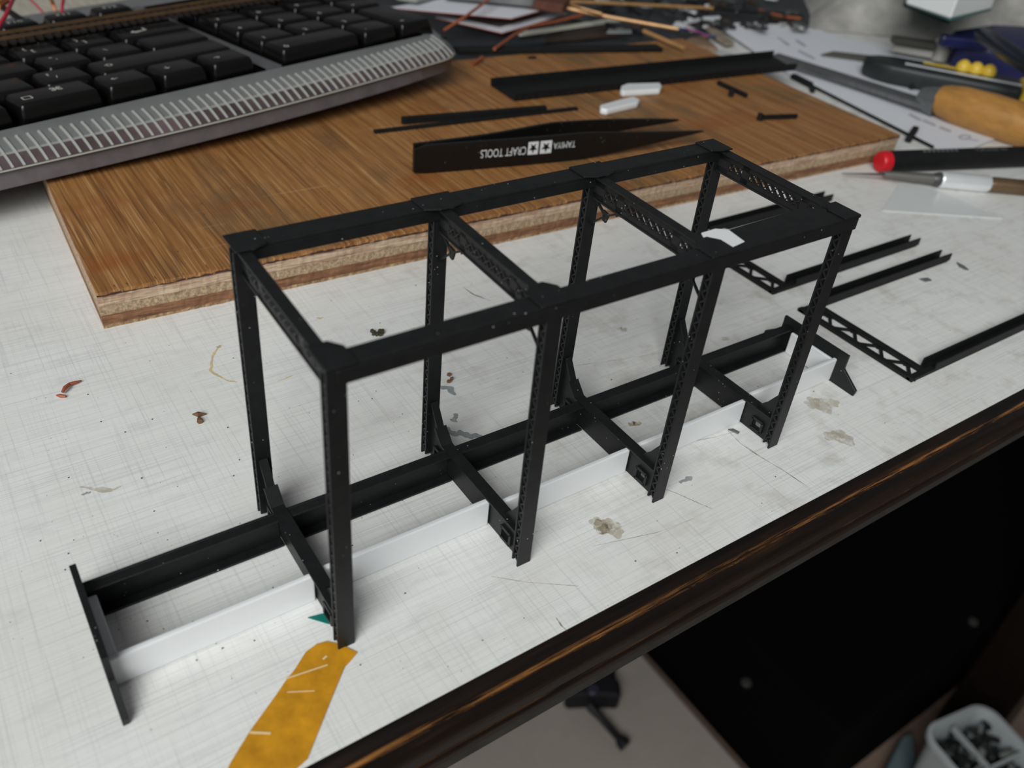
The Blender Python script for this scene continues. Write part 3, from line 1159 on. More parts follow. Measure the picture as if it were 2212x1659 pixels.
def chip(pix, h, label, z):
    MB().prism([at(x, y, z) for x, y in pix], (0, 0, h)).build('styrene_chip', WHITE, bevel=.02, seg=2, label=label, cat='chip')


chip(((1338, 206), (1340, 197), (1352, 192), (1390, 191), (1424, 190), (1428, 198), (1424, 205), (1345, 210)), .07, 'white styrene chip leaning on the black channel', BT)
chip(((1295, 247), (1294, 239), (1340, 226), (1366, 220), (1381, 227), (1376, 234), (1310, 250)), .07, 'white styrene chip lying between the tweezers and the channel', BT)


def peg(a, b_, c_, label, z=BT, w=.04, foot=True):
    r = empty('sprue_peg', tuple(at(*a, z)), label, 'sprue peg')
    MB().bar(at(*a, z) + Vector((0, 0, .035)), at(*b_, z) + Vector((0, 0, .035)), w, .05).build('stem', BLACKM, r, bevel=.008)
    if c_:
        p = at(*c_, z)
        MB().tube([p, p + Vector((0, 0, .07))], .035, 10).build('stub', BLACKM, r, bevel=.005)
    else:
        p = at(*a, z)
        MB().tube([p, p + Vector((0, 0, .08))], .035, 10).build('stub', BLACKM, r, bevel=.005)


peg((1549, 184), (1612, 213), (1578, 208), 'black sprue peg on the plywood below the channel')
peg((1640, 260), (1720, 257), None, 'black sprue peg lying level near the right front of the plywood')
sr = empty('sprue_runner', tuple(at(1880, 240, 0)), 'long thin black sprue runner with stub ends along the paper edge', 'sprue')
MB().bar(at(1740, 178, .03), at(2016, 318, .03), .022, .03).build('runner', BLACKM, sr)
MB().bar(at(1712, 164, .04), at(1752, 184, .04), .085, .07).build('stub', BLACKM, sr, bevel=.01)
MB().bar(at(1752, 186, .04), at(1756, 196, .04), .06, .07).build('stub', BLACKM, sr, bevel=.01)
MB().bar(at(1962, 302, .04), at(1978, 278, .04), .075, .07).build('stub', BLACKM, sr, bevel=.01)
peg((1968, 192), (2012, 196), None, 'black sprue peg on the white paper above the file', .03, .05)
MB().prism([at(x, y, BT) for x, y in ((1140, 124), (1158, 123), (1158, 127), (1142, 128))], (0, 0, .01)).build('plastic_chip', BLACKM, label='black speck of plastic below the thick bar', cat='chip')

# ------------------------------------------------------------------ papers
PAPER = M('white_paper', (.74, .75, .80), .7, var=.02)
INK = M('faded_ink', (.33, .34, .40), .7)
sh = empty('instruction_sheet', tuple(at(1800, 150, 0)), 'white printed instruction sheet under the file and cutter', 'paper')
edge = [(1550, 66), (1634, 122), (1676, 146), (1712, 166), (1756, 188), (1830, 224), (1930, 274), (2020, 320), (2060, 340)]
far = [(1600, 57), (1680, 58), (1760, 64), (1830, 84), (1905, 96), (1990, 125), (2080, 170), (2212, 222), (2260, 255)]
rows = []
for k in range(9):
    rows.append([at(*edge[k], .012).lerp(at(*far[k], .012), j / 6) + Vector((0, 0, .02 * math.sin(k * .9 + j * .5) ** 2 + (.06 * (1 - k / 2) if k < 2 else 0))) for j in range(7)])
mb = MB()
mb.grid(rows)
mb.grid([[p + Vector((0, 0, -.004)) for p in r] for r in rows])
mb.build('sheet', PAPER, sh, smooth=True)
mb = MB()
for (a, b_) in (((1605, 83), (1640, 108)), ((1680, 80), (1705, 97)), ((1720, 85), (1740, 98)), ((1725, 108), (1760, 126)), ((1965, 245), (1990, 258)), ((1995, 258), (2022, 270)), ((2030, 273), (2055, 283))):
    mb.bar(at(*a, .047), at(*b_, .047), .03, .001)
mb.build('print_line', INK, sh, kind='stuff')
mb = MB()
c_ = at(2085, 295, .05)
mb.tube([c_ + Vector((.09 * math.cos(a * .35), .05 * math.sin(a * .35), 0)) for a in range(19)], .006, 5)
mb.tube([at(2095, 300, .05), at(2115, 303, .05)], .006, 5)
mb.build('print_mark', INK, sh)
tri = [at(x, y, .002) for x, y in ((1945, 392), (1906, 456), (2164, 473), (2040, 420))]
MB().prism(tri, (0, 0, .008)).build('plastic_sheet', M('clear_pale_sheet', (.68, .70, .69), .3, var=.02), label='pale translucent triangle of plastic sheet in front of the craft knife', cat='plastic sheet')

# ------------------------------------------------------------------ pen, craft knife, file
PR = .118
pa_, pb_ = at(1915, 349, PR), at(2212, 338, PR)
pd = (pb_ - pa_).normalized()
pen = empty('pen', (pa_.x, pa_.y, 0), 'black pen with a red end cap lying on the table at the right', 'pen')
q = Vector((pa_.x, pa_.y, PR))
pd.z = 0
pd.normalize()
MB().tube([q, q + pd * 3.1], PR, 24).build('barrel', BLACKM, pen, bevel=.006, smooth=True)
mb = MB()
rs = []
prof2 = [(0.01, PR * 1.0), (-.05, PR * 1.0), (-.085, PR * .95), (-.10, PR * .84), (-.104, PR * .6), (-.104, .004)]
MB().tube([q + pd * a for a, r in prof2], [r for a, r in prof2], 24).build('end_cap', M('red_cap', (.56, .010, .018), .35, spec=.4), pen, smooth=True)
MB().tube([q + pd * 3.1, q + pd * 4.2, q + pd * 4.25], [PR * 1.08, PR * 1.08, PR * .9], 24).build('pen_cap', BLACKG, pen, smooth=True)
pn = Vector((pd.y, -pd.x, 0))
pup = (pn * .35 + Vector((0, 0, 1))).normalized()
o1 = q + pup * PR
for body, off, sz in (('TOPLINER 967', 1.12, .075),):
    tn = (pn - pup * pn.dot(pup)).normalized()
    text('lettering', body, sz, M('grey_print', (.10, .10, .10), .6), pen, o1 + pd * off + tn * .02, pd, -tn, .004)
mb = MB()
for k in range(8):
    a = o1 + pd * (.42 + .062 * k)
    tn = (pn - pup * pn.dot(pup)).normalized()
    mb.bar(a - tn * .02 + pup * .003, a + pd * .04 - tn * .02 + pup * .003, .045, .001, pup)
mb.build('faded_lettering', M('grey_print', (.10, .10, .10), .6), pen)

ka, kb_ = at(2030, 388, .09), at(2135, 398, .09)
ka.z = kb_.z = .092
kd = (kb_ - ka).normalized()
kn = empty('craft_knife', (ka.x, ka.y, 0), 'craft knife with a bright aluminium collar in front of the pen', 'craft knife')
kl = (kb_ - ka).length
MB().tube([ka, ka + kd * .02, kb_ - kd * .02, kb_], [.078, .09, .09, .082], 24).build('collar', ALU, kn, smooth=True, angle=.5)
MB().tube([ka - kd * .08, ka - kd * .02, ka + kd * .02], [.06, .078, .07], 18).build('collar_nose', M('knife_dark_metal', (.10, .10, .10), .4, metal=.6), kn, smooth=True)
MB().tube([ka - kd * .62, ka - kd * .3, ka - kd * .06], [.035, .05, .06], 14).build('chuck', M('knife_grey_metal', (.22, .21, .19), .4, metal=.7), kn, smooth=True)
MB().prism([ka - kd * .6 + Vector((0, -.03, -.01)), ka - kd * .6 + Vector((0, .03, -.01)), ka - kd * 1.05 + Vector((0, .02, -.05))], (0, 0, .012)).build('blade', STEEL, kn)
MB().tube([kb_, kb_ + kd * .05, kb_ + kd * 2.6], [.07, .082, .078], 20).build('handle', M('copper_brown_handle', (.20, .13, .075), .35, metal=.7, var=.25, vs=3), kn, smooth=True)

fa, fb = at(1672, 122, .12), at(2008, 226, .14)
fdir = (fb - fa)
fdir.z = 0
flen = fdir.length
fdir.normalize()
fn = Vector((-fdir.y, fdir.x, 0))
fl_ = empty('file', (fb.x, fb.y, 0), 'flat steel file with a turned wooden handle lying on the paper', 'file')
z = .09
pf = [fa.xy.to_3d() + Vector((0, 0, z)), fb.xy.to_3d() + Vector((0, 0, z))]
wd = .15
MB().prism([pf[0] - fn * .10, pf[0] + fn * .10, pf[1] + fn * wd, pf[1] - fn * wd], (0, 0, .07)).build('blade', STEEL, fl_, bevel=.012)
e0 = Vector((fb.x, fb.y, .20))
MB().tube([e0 - fdir * .16, e0 - fdir * .05, e0 + fdir * .10], [.12, .16, .19], 20).build('ferrule', M('ferrule_metal', (.20, .215, .215), .4, metal=.7, var=.2), fl_, smooth=True)
hp = [(.08, .17), (.16, .20), (.35, .235), (.7, .255), (1.1, .255), (1.6, .235), (2.2, .21), (2.7, .23), (3.0, .22), (3.12, .12)]
MB().tube([e0 + fdir * a + Vector((0, 0, .04)) for a, r in hp], [r for a, r in hp], 24).build('handle', M('varnished_handle_wood', (.42, .205, .050), .42, var=.22, vs=3, stretch=(3, 1, 3)), fl_, smooth=True)

# ------------------------------------------------------------------ cutter knife and blue tool at the right back
CUT = M('cutter_dark_body', (.014, .018, .019), .45, var=.15)
YEL = M('cutter_yellow', (.74, .50, .05), .4)
u0, u1 = at(1875, 128, .25), at(2212, 190, .25)
u0.z = u1.z = 0
cd = (u1 - u0).normalized()
cn = Vector((-cd.y, cd.x, 0))
cut = empty('cutter_knife', tuple(u0 + cd * 1.5), 'dark snap-blade cutter with a yellow slider and yellow end', 'cutter knife')
zb_ = .04
prof3 = [(-.05, .06), (.12, .20), (.35, .28), (.9, .30), (2.05, .31)]
pts = [u0 + cd * a - cn * w for a, w in prof3] + [u0 + cd * a + cn * w for a, w in prof3[::-1]]
MB().prism([p + Vector((0, 0, zb_)) for p in pts], (0, 0, .26)).build('body', CUT, cut, bevel=.06, seg=3, smooth=True, angle=1.2)
MB().bar(u0 + cd * .5 - cn * .06 + Vector((0, 0, .302)), u0 + cd * 2.05 - cn * .10 + Vector((0, 0, .302)), .07, .014).build('metal_track', ALU, cut, bevel=.004)
MB().prism([p + Vector((0, 0, zb_ - .01)) for p in (u0 + cd * 2.05 - cn * .33, u0 + cd * 3.6 - cn * .33, u0 + cd * 3.6 + cn * .33, u0 + cd * 2.05 + cn * .33)], (0, 0, .29)).build('yellow_end', YEL, cut, bevel=.06, seg=3, smooth=True, angle=1.2)
for k in range(3):
    p = u0 + cd * (1.28 + .17 * k) + cn * .17 + Vector((0, 0, .29))
    mb = MB()
    rr = .10
    mb.tube([p + Vector((0, 0, h)) for h in (0, .06, .10, .135, .15)], [rr, rr, rr * .85, rr * .5, .01], 16)
    mb.build('slider_bump', YEL, cut, smooth=True)
MB().bar(u0 + cd * .75 + cn * .17 + Vector((0, 0, .30)), u0 + cd * 1.25 + cn * .17 + Vector((0, 0, .30)), .06, .02).build('slider_plate', YEL, cut)
MB().prism([at(1772, 119, .05), at(1800, 112, .05), at(1880, 121, .05), at(1880, 133, .05), at(1795, 122, .05)], (0, 0, .012)).build('blade', M('dull_blade', (.16, .15, .13), .45, metal=.6), cut)

NAVY = M('navy_plastic', (.010, .012, .075), .4, var=.15)
bt = empty('clamp_tool', tuple(at(2120, 105, 0)), 'navy blue clamp tool behind the cutter knife', 'clamp')
MB().prism([at(x, y, .02) for x, y in ((2036, 122), (2052, 150), (2230, 190), (2250, 150), (2215, 112), (2120, 108))], (0, 0, .42)).build('body', NAVY, bt, bevel=.08, seg=3, smooth=True, angle=1.2)
MB().bar(at(2030, 86, .45), at(2135, 98, .45), .16, .16).build('jaw_arm', NAVY, bt, bevel=.04, seg=2)
MB().bar(at(1925, 84, .32), at(2022, 98, .32), .13, .10).build('steel_jaw', M('clamp_dark_steel', (.10, .095, .085), .4, metal=.7), bt, bevel=.02)
MB().bar(at(1928, 100, .16), at(2016, 116, .16), .16, .12).build('steel_jaw', M('clamp_pale_steel', (.42, .40, .37), .4, metal=.4), bt, bevel=.02)
p = at(2033, 110, .2)
MB().tube([p + Vector((0, 0, -.15)), p + Vector((0, 0, .2))], .13, 16).build('pivot', M('clamp_pale_steel', (.42, .40, .37), .4, metal=.4), bt, bevel=.03)
ra, rb = at(2118, 72, .72), at(2235, 150, .72)
MB().tube([ra, ra.lerp(rb, .08), ra.lerp(rb, .5), rb.lerp(ra, -1.0) if False else rb + (rb - ra) * .8], [.085, .11, .115, .10], 18).build('screwdriver', M('dark_navy_handle', (.004, .007, .018), .3), smooth=True, label='dark navy tool handle propped across the blue clamp', cat='tool handle')
mb = MB()
pk = at(2120, 222, .12)
pk.z = .12
pl = at(2212, 246, .12)
pl.z = .12
kd2 = (pl - pk)
MB().tube([pk, pk + kd2 * .06, pk + kd2 * 2.2], [.05, .10, .11], 16).build('black_tool', BLACKM, smooth=True, label='black round tool handle between the file handle and the cutter', cat='tool handle')

# ------------------------------------------------------------------ heap at the back
SLATE = M('dark_slate_plastic', (.022, .026, .031), .45, var=.4, vs=1.5)
GREYS = M('grey_clear_plastic', (.18, .18, .18), .35, var=.3, vs=2)


def slab(name, pix, z, h, mat, label, cat, bev=.004, tilt=None):
    P_ = [at(x, y, z) for x, y in pix]
    if tilt:
        P_ = [p + Vector((0, 0, t)) for p, t in zip(P_, tilt)]
    return MB().prism(P_, (0, 0, h)).build(name, mat, bevel=bev, label=label, cat=cat)


MB().prism([(4.6, 6.92, .004), (8.3, 6.75, .004), (9.0, 6.7, .004), (10.1, 7.75, .004), (12.4, 7.2, .004), (14.2, 9.2, .004), (13, 12.5, .004), (4.4, 12.5, .004)], (0, 0, .03)).build('cutting_mat', SLATE, bevel=.004, label='dark slate cutting mat under the heap behind the plywood', cat='mat')
slab('plastic_sheet', ((890, 100), (1010, 104), (1180, 96), (1160, 60), (960, 56)), .06, .05, SLATE, 'dark plastic sheet beside the keyboard end', 'sheet')
slab('plastic_sheet', ((1160, 95), (1260, 88), (1340, 80), (1330, 62), (1200, 68)), .05, .04, M('brown_black_sheet', (.03, .018, .012), .5, var=.4, vs=2), 'brown-black scrap of sheet just behind the plywood edge', 'sheet')
slab('plastic_sheet', ((1310, 73), (1365, 73), (1362, 64), (1316, 63)), .10, .02, M('pale_grey_scrap', (.28, .29, .29), .5), 'pale grey scrap of sheet behind the plywood edge', 'sheet')
slab('wood_scrap', ((1470, 100), (1550, 112), (1520, 84), (1490, 88)), .02, .05, M('tan_scrap', (.25, .16, .10), .7, var=.2), 'tan triangular wood scrap off the plywood corner', 'scrap')
slab('paper_scrap', ((1480, 104), (1535, 130), (1600, 122), (1560, 110)), .004, .012, M('dull_paper', (.50, .50, .48), .7, var=.1), 'dull white paper scrap by the plywood corner', 'scrap')
slab('wood_scrap', ((1520, 60), (1548, 68), (1585, 98), (1568, 100), (1535, 80)), .05, .05, M('beige_scrap', (.27, .22, .17), .7, var=.2), 'beige card scrap under the paper corner', 'scrap')
CARD = M('card_white_edge', (.66, .67, .72), .6)
CARDR = M('card_red_back', (.22, .035, .018), .6)
PRNT = M('dark_print', (.10, .085, .075), .35, var=.6, vs=3)


def card(pix, z, label, tilt, inset=.86):
    P_ = [at(x, y, z) + Vector((0, 0, t)) for (x, y), t in zip(pix, tilt)]
    c_ = sum(P_, Vector()) / len(P_)
    r = empty('photo_card', (c_.x, c_.y, min(p.z for p in P_)), label, 'card', 'printed cards in the heap')
    MB().prism([c_ + (p - c_) * 1.02 - Vector((0, 0, .012)) for p in P_], (0, 0, .012)).build('card_back', CARDR, r)
    MB().prism(P_, (0, 0, .008)).build('card_face', CARD, r)
    MB().prism([c_ + (p - c_) * inset + Vector((0, 0, .009)) + Vector((.02, .09, 0)) for p in P_], (0, 0, .003)).build('print', PRNT, r)


card(((940, 38), (1085, 71), (1225, 42), (1060, 22)), .2, 'printed card with a white border and red-brown edge nearest the plywood', (.0, .0, .08, .08), .84)
card(((842, 17), (990, 30), (1105, 40), (1210, 20), (1000, 0)), .36, 'large printed card with a pale border behind the keyboard end', (0, 0, 0, .06, .06), .88)
slab('plastic_case', ((960, -2), (1150, 16), (1230, -20), (960, -30)), .45, .10, GREYS, 'grey clear plastic case on top of the heap', 'case', .02)
slab('grey_tub', ((855, 2), (900, 8), (960, -6), (870, -12)), .42, .10, M('pale_grey_green', (.33, .34, .31), .5), 'pale grey tub at the back of the keyboard', 'tub', .02)
slab('wood_block', ((1130, 16), (1215, 30), (1230, 12), (1150, 5)), .42, .12, M('red_brown_block', (.11, .035, .018), .6, var=.3), 'red-brown block on the heap', 'block', .01)
strip('styrene_rod', (1122, 78), (1338, 46), .06, .05, M('cream_strip', (.50, .50, .42), .5), 'cream styrene rod lying behind the plywood', 'rod', .16)
COP = M('copper_wire', (.42, .115, .045), .4, metal=.35)
BRS = M('brass_rod', (.46, .25, .10), .4, metal=.25, var=.15)


def wire(pix, r, mat, label, zs, name='wire', cat='wire'):
    P_ = [at(x, y, z_) for (x, y), z_ in zip(pix, zs)]
    Q_ = []
    for a, b_ in zip(P_, P_[1:]):
        for k in range(6):
            Q_.append(a.lerp(b_, k / 6))
    Q_.append(P_[-1])
    return MB().tube(Q_, r, 8).build(name, mat, smooth=True, label=label, cat=cat)


wire(((1020, 140), (1042, 124)), .022, COP, 'short stub of copper wire on the plywood by the thick bar', (.312, .33))
wire(((1068, 106), (1110, 76), (1145, 57), (1200, 47), (1260, 32)), .022, COP, 'copper wire climbing from the thick bar over the printed card', (.37, .35, .33, .32, .34))
wire(((958, 66), (1005, 36), (1060, -4)), .02, COP, 'thin copper wire crossing behind the keyboard end', (.30, .46, .56))
wire(((1200, 12), (1270, 28), (1340, 41), (1466, 63)), .028, BRS, 'long brass rod lying across the heap', (.42, .38, .36, .34), 'brass_rod', 'rod')
wire(((1215, 2), (1250, 16), (1300, 30)), .02, BRS, 'thin brass rod crossing the long one on the heap', (.44, .45, .42), 'brass_rod', 'rod')
wire(((1390, 67), (1430, 84), (1478, 105)), .030, BRS, 'short wooden rod leaning on the back corner of the plywood', (.36, .34, .33), 'wooden_rod', 'rod')
wire(((1080, -2), (1300, 6), (1540, 18)), .026, BRS, 'long brass rod furthest back on the heap', (.28, .26, .24), 'brass_rod', 'rod')
wire(((1465, 62), (1500, 66), (1530, 78), (1545, 80)), .02, M('blue_wire', (.02, .06, .16), .4), 'blue wire end by the paper corner', (.22, .2, .16, .12))
wire(((1478, 60), (1505, 68), (1532, 80)), .012, M('magenta_wire', (.25, .02, .12), .4), 'magenta wire beside the blue one', (.25, .23, .2))
wire(((1360, 8), (1560, 18), (1735, 36)), .03, BLACKM, 'black sprue runner at the far back of the heap', (.1, .1, .1), 'sprue_runner', 'sprue')
wire(((1640, 22), (1690, 36), (1730, 40)), .022, COP, 'copper wire scrap left of the plastic bag', (.1, .1, .1))
DARKS = [SLATE, M('black_scrap', (.008, .008, .008), .5), M('brown_scrap', (.040, .022, .012), .6), M('grey_scrap', (.085, .085, .085), .45)]
PALES = [M('pale_scrap', (.42, .42, .41), .45), M('white_scrap', (.62, .63, .64), .45)]
rnd = random.Random(11)
for k in range(90):
    px, py = rnd.uniform(1200, 1735), rnd.uniform(-6, 62)
    if py > 68 - (px - 1500) * .02 or (px < 1300 and py < 25):
        continue
    p = at(px, py, .07 + .10 * rnd.random())
    a = rnd.uniform(0, 3.14)
    L_, w_ = rnd.uniform(.12, .42), rnd.uniform(.03, .11)
    d = Vector((math.cos(a), math.sin(a), rnd.uniform(-.1, .1)))
    mb = MB()
    mb.bar(p - d * L_ / 2, p + d * L_ / 2, w_, .04)
    e = Vector((-d.y, d.x, 0))
    if k % 2:
        mb.bar(p + d * L_ * .2, p + d * L_ * .2 + e * L_ * .4, .035, .035)
    else:
        mb.prism([p - d * L_ * .3, p - d * L_ * .1 + e * L_ * .3, p + d * L_ * .15], (0, 0, .03))
    pale = rnd.random() < .22
    nm = ('pale grey', 'white')[k % 2] if pale else ('slate', 'black', 'brown', 'grey')[k % 4]
    fm = 'branched' if k % 2 else 'winged'
    mb.build('sprue_scrap', PALES[k % 2] if pale else DARKS[k % 4], label='%s %s scrap of sprue strewn on the dark mat behind the plywood' % (nm, fm), cat='sprue scrap', group='%s %s sprue scraps' % (nm, fm))

# crumpled clear bag
BAG = M('cloudy_plastic_bag', (.40, .385, .36), .35, spec=.5, var=.35, vs=1.6)
NBX, NBY = 34, 22
c00, c10, c01, c11 = at(1738, 66, .03), at(2230, 98, .03), at(1742, -40, .03), at(2300, -40, .03)
rows = []
rb_ = random.Random(3)
ph = [(rb_.uniform(.8, 3), rb_.uniform(.8, 3), rb_.uniform(0, 6), rb_.uniform(.03, .11)) for _ in range(14)]
for i in range(NBY + 1):
    v = i / NBY
    row = []
    for j in range(NBX + 1):
        u = j / NBX
        p = c00.lerp(c10, u).lerp(c01.lerp(c11, u), v)
        e = min(1, 5 * u) * min(1, 5 * v)
        hgt = sum(a4 * abs(math.sin(a1 * p.x * 1.3 + a2 * p.y * 1.7 + a3)) for a1, a2, a3, a4 in ph)
        row.append(Vector((p.x + .1 * math.sin(7 * v + 3 * u), p.y + .12 * math.sin(9 * u), .015 + e * (.10 + hgt * 1.0))))
    rows.append(row)
mb = MB()
mb.grid(rows)
mb.grid([[Vector((p.x, p.y, max(.006, p.z - .012))) for p in r] for r in rows])
mb.build('plastic_bag', BAG, smooth=True, angle=1.3, label='crumpled cloudy plastic bag at the back right', cat='plastic bag')
wb = empty('white_box', tuple(at(2050, 10, .88)), 'white box with a teal lower edge on top of the plastic bag', 'box')
MB().prism([at(x, y, .90) for x, y in ((1956, 9), (2052, 41), (2140, 20), (2170, -60), (1960, -60))], (0, 0, .30)).build('box_body', M('white_box_card', (.80, .83, .83), .5), wb, bevel=.02)
MB().prism([at(x, y, .86) for x, y in ((1956, 12), (2052, 46), (2140, 24), (2170, -60), (1960, -60))], (0, 0, .05)).build('box_bottom_edge', M('teal_edge', (.05, .20, .17), .5), wb, bevel=.01)
slab('dark_block', ((1950, 14), (2050, 52), (2060, 40), (1962, 4)), .62, .26, BLACKM, 'black block holding up the white box', 'block', .01)

# ------------------------------------------------------------------ keyboard
PT = .50
K0 = Vector((2.151, 6.446, .845))
ky, kt, kr = .187, -.05, .04
EX = Vector((math.cos(ky) * math.cos(kr), math.sin(ky) * math.cos(kr), math.sin(kr)))
E0 = Vector((-math.sin(ky), math.cos(ky), 0))
EY = E0 * math.cos(kt) + EX.cross(E0) * math.sin(kt)
EZ = EX.cross(EY)


def kw(a, b_, h):
    return K0 + EX * a + EY * b_ + EZ * h


KROT = Matrix((EX, EY, EZ)).transposed().to_euler()
kbd = empty('keyboard', tuple(kw(-1, 1, -.45)), 'black keyboard with a clear ribbed case resting on the plywood', 'keyboard')
CASE = M('frosted_clear_case', (.27, .272, .275), .36, spec=.4, var=.08, vs=3, trans=.35)
CASEB = M('maroon_case_base', (.125, .110, .116), .42, var=.15)
RIBM = M('milky_rib', (.52, .52, .49), .35, trans=.2)
A0, A1 = -6.4, 2.02


def front_b(a):
    """front edge bulges slightly towards the middle, rounded at the right end"""
    t = (a + 3.0) / 4.7
    base = -.925 - .115 * math.sin(math.pi * max(0, min(1, t))) if a > -3 else -.925
    if a > 1.62:
        q_ = min(1, (a - 1.62) / .50)
        base += .62 * (1 - math.sqrt(max(0, 1 - q_ * q_)))
    return base


NA = 90
avals = [A0 + (2.12 - A0) * k / NA for k in range(NA + 1)]
# dark well under the keys
mb = MB()
mb.add([kw(A0, -.52, -.20), kw(2.05, -.52, -.20), kw(2.05, 3.1, -.20), kw(A0, 3.1, -.20), kw(A0, -.52, -.34), kw(2.05, -.52, -.34), kw(2.05, 3.1, -.34), kw(A0, 3.1, -.34)], [(0, 1, 2, 3), (7, 6, 5, 4), (0, 4, 5, 1), (1, 5, 6, 2), (2, 6, 7, 3), (3, 7, 4, 0)])
mb.build('key_well', M('dark_key_well', (.010, .010, .011), .5), kbd)
# frosted lip: a convex slope from the key well down to the front edge
LIP = [(0, -.150), (.16, -.158), (.34, -.172), (.52, -.194), (.70, -.226), (.86, -.262), (.97, -.296), (1.0, -.306)]


def lip(a, t):
    """point on the lip surface, t = 0 at the key well, 1 at the front edge"""
    b0 = -.46 if a < 1.75 else -.46 + (a - 1.75) * 1.1
    fb2 = front_b(a)
    for (t0, h0_), (t1, h1_) in zip(LIP, LIP[1:]):
        if t <= t1:
            f2 = (t - t0) / (t1 - t0)
            return b0 + (fb2 - b0) * t, h0_ + (h1_ - h0_) * f2
    return fb2, LIP[-1][1]


def lipp(a, t, up=0.0, fwd=0.0):
    b2, h2 = lip(a, t)
    return kw(a, b2 - fwd, h2 + up)


mb = MB()
mb.grid([[lipp(a, t) for t, _ in LIP] for a in avals])
mb.build('front_lip', CASE, kbd, smooth=True, angle=1.2)
# reddish dark wiring seen through the lower half, between the ribs
mb = MB()
mb.grid([[lipp(a, t, .002, .002) for t in (.70, .80, .90, .978)] for a in avals if -6.3 < a < 1.95])
mb.build('underside_tint', M('maroon_tint', (.085, .060, .065), .4, var=.6, vs=1.6), kbd, smooth=True)
MB().grid([[lipp(a, t, .004, .004) for t in (.978, 1.0)] for a in avals if -6.3 < a < 2.0]).build('pale_front_edge', M('pale_edge', (.40, .40, .33), .4), kbd)
rows = []
for a in avals:
    fb_ = front_b(a)
    rows.append([kw(a, fb_ + .0, -.306), kw(a, fb_ + .03, -.322), kw(a, fb_ + .02 + .05 * max(0, a - 1), -.445), kw(a, fb_ + .10 + .05 * max(0, a - 1), -.462), kw(a, .5, -.40)])
mb = MB()
mb.grid(rows)
mb.add([kw(A0, .5, -.40), kw(2.12, .5, -.40), kw(2.12, 3.15, -.42), kw(A0, 3.15, -.42)], [(0, 1, 2, 3)])
mb.build('case_base', CASEB, kbd, smooth=True, angle=1.0)
# ribs
rib0 = None
a = -3.6
while a < 1.86:
    pr_ = [lipp(a, t, .004, .003) for t in (.27, .42, .58, .72, .86, .97)]
    if rib0 is None or a > 1.4:
        mb = MB()
        for p, q_ in zip(pr_, pr_[1:]):
            mb.bar(p, q_, .019, .012, EZ)
        rb1 = mb.build('rib', RIBM, kbd)
        if rib0 is None:
            rib0 = rb1
            roff = WLOC[rib0.name] - lipp(a, .9)
    else:
        copy_at(rib0, lipp(a, .9) + roff, kbd)
    a += .0865
# light streak line along the ribs
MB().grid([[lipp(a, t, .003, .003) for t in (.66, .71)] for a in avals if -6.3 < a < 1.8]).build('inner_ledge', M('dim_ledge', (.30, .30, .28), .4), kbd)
# side cheek + back of the case
mb = MB()
mb.add([kw(1.96, -.30, -.15), kw(2.10, -.25, -.20), kw(2.10, 3.1, -.20), kw(1.96, 3.1, -.15), kw(2.12, -.25, -.42), kw(2.12, 3.1, -.42)], [(0, 1, 2, 3), (1, 4, 5, 2)])
mb.build('side_cheek', CASE, kbd)
MB().add([kw(A0, 2.62, -.15), kw(2.05, 2.62, -.15), kw(2.05, 3.2, -.18), kw(A0, 3.2, -.18), kw(A0, 3.2, -.42), kw(2.05, 3.2, -.42)], [(0, 1, 2, 3), (3, 2, 5, 4)]).build('back_case', CASE, kbd)
# grey case wedge between the letter block and the number pad
MB().add([kw(-.24, -.46, -.13), kw(-.06, -.46, -.13), kw(-.06, 2.6, -.13), kw(-.20, 2.6, -.13), kw(-.24, -.46, -.2), kw(-.06, -.46, -.2)], [(0, 1, 2, 3), (0, 4, 5, 1)]).build('case_divider', M('case_divider_grey', (.11, .11, .115), .4), kbd)
KEYMESH = {}


def keycap(w, d, hh=.20):
    key = (round(w, 3), round(d, 3), hh)
    if key in KEYMESH:
        return KEYMESH[key]
    me = bpy.data.meshes.new('key')
    g = .018
    W_, D_ = w * PT - g, d * PT - g
    ix, iy0, iy1 = .048, .026, .070
    vs = [(0, 0, -hh), (W_, 0, -hh), (W_, D_, -hh), (0, D_, -hh), (ix, iy0, 0), (W_ - ix, iy0, 0), (W_ - ix, D_ - iy1, 0), (ix, D_ - iy1, 0)]
    fs = [(0, 3, 2, 1), (4, 5, 6, 7), (0, 1, 5, 4), (1, 2, 6, 5), (2, 3, 7, 6), (3, 0, 4, 7)]
    me.from_pydata([Vector(v) * S for v in vs], [], fs)
    me.materials.append(KEY)
    bm = bmesh.new()
    bm.from_mesh(me)
    bmesh.ops.recalc_face_normals(bm, faces=bm.faces)
    ed = [e for e in bm.edges if max(e.verts[0].co.z, e.verts[1].co.z) > -.001 * S or True]
    ed = [e for e in ed if not (e.verts[0].co.z < -hh * S * .9 and e.verts[1].co.z < -hh * S * .9)]
    bmesh.ops.bevel(bm, geom=ed, offset=.030 * S, segments=3, affect='EDGES', profile=.5, clamp_overlap=True)
    # dish the top a little
    for f in bm.faces:
        f.smooth = True
    bm.to_mesh(me)
    bm.free()
    KEYMESH[key] = me
    return me


KOBJ = {}


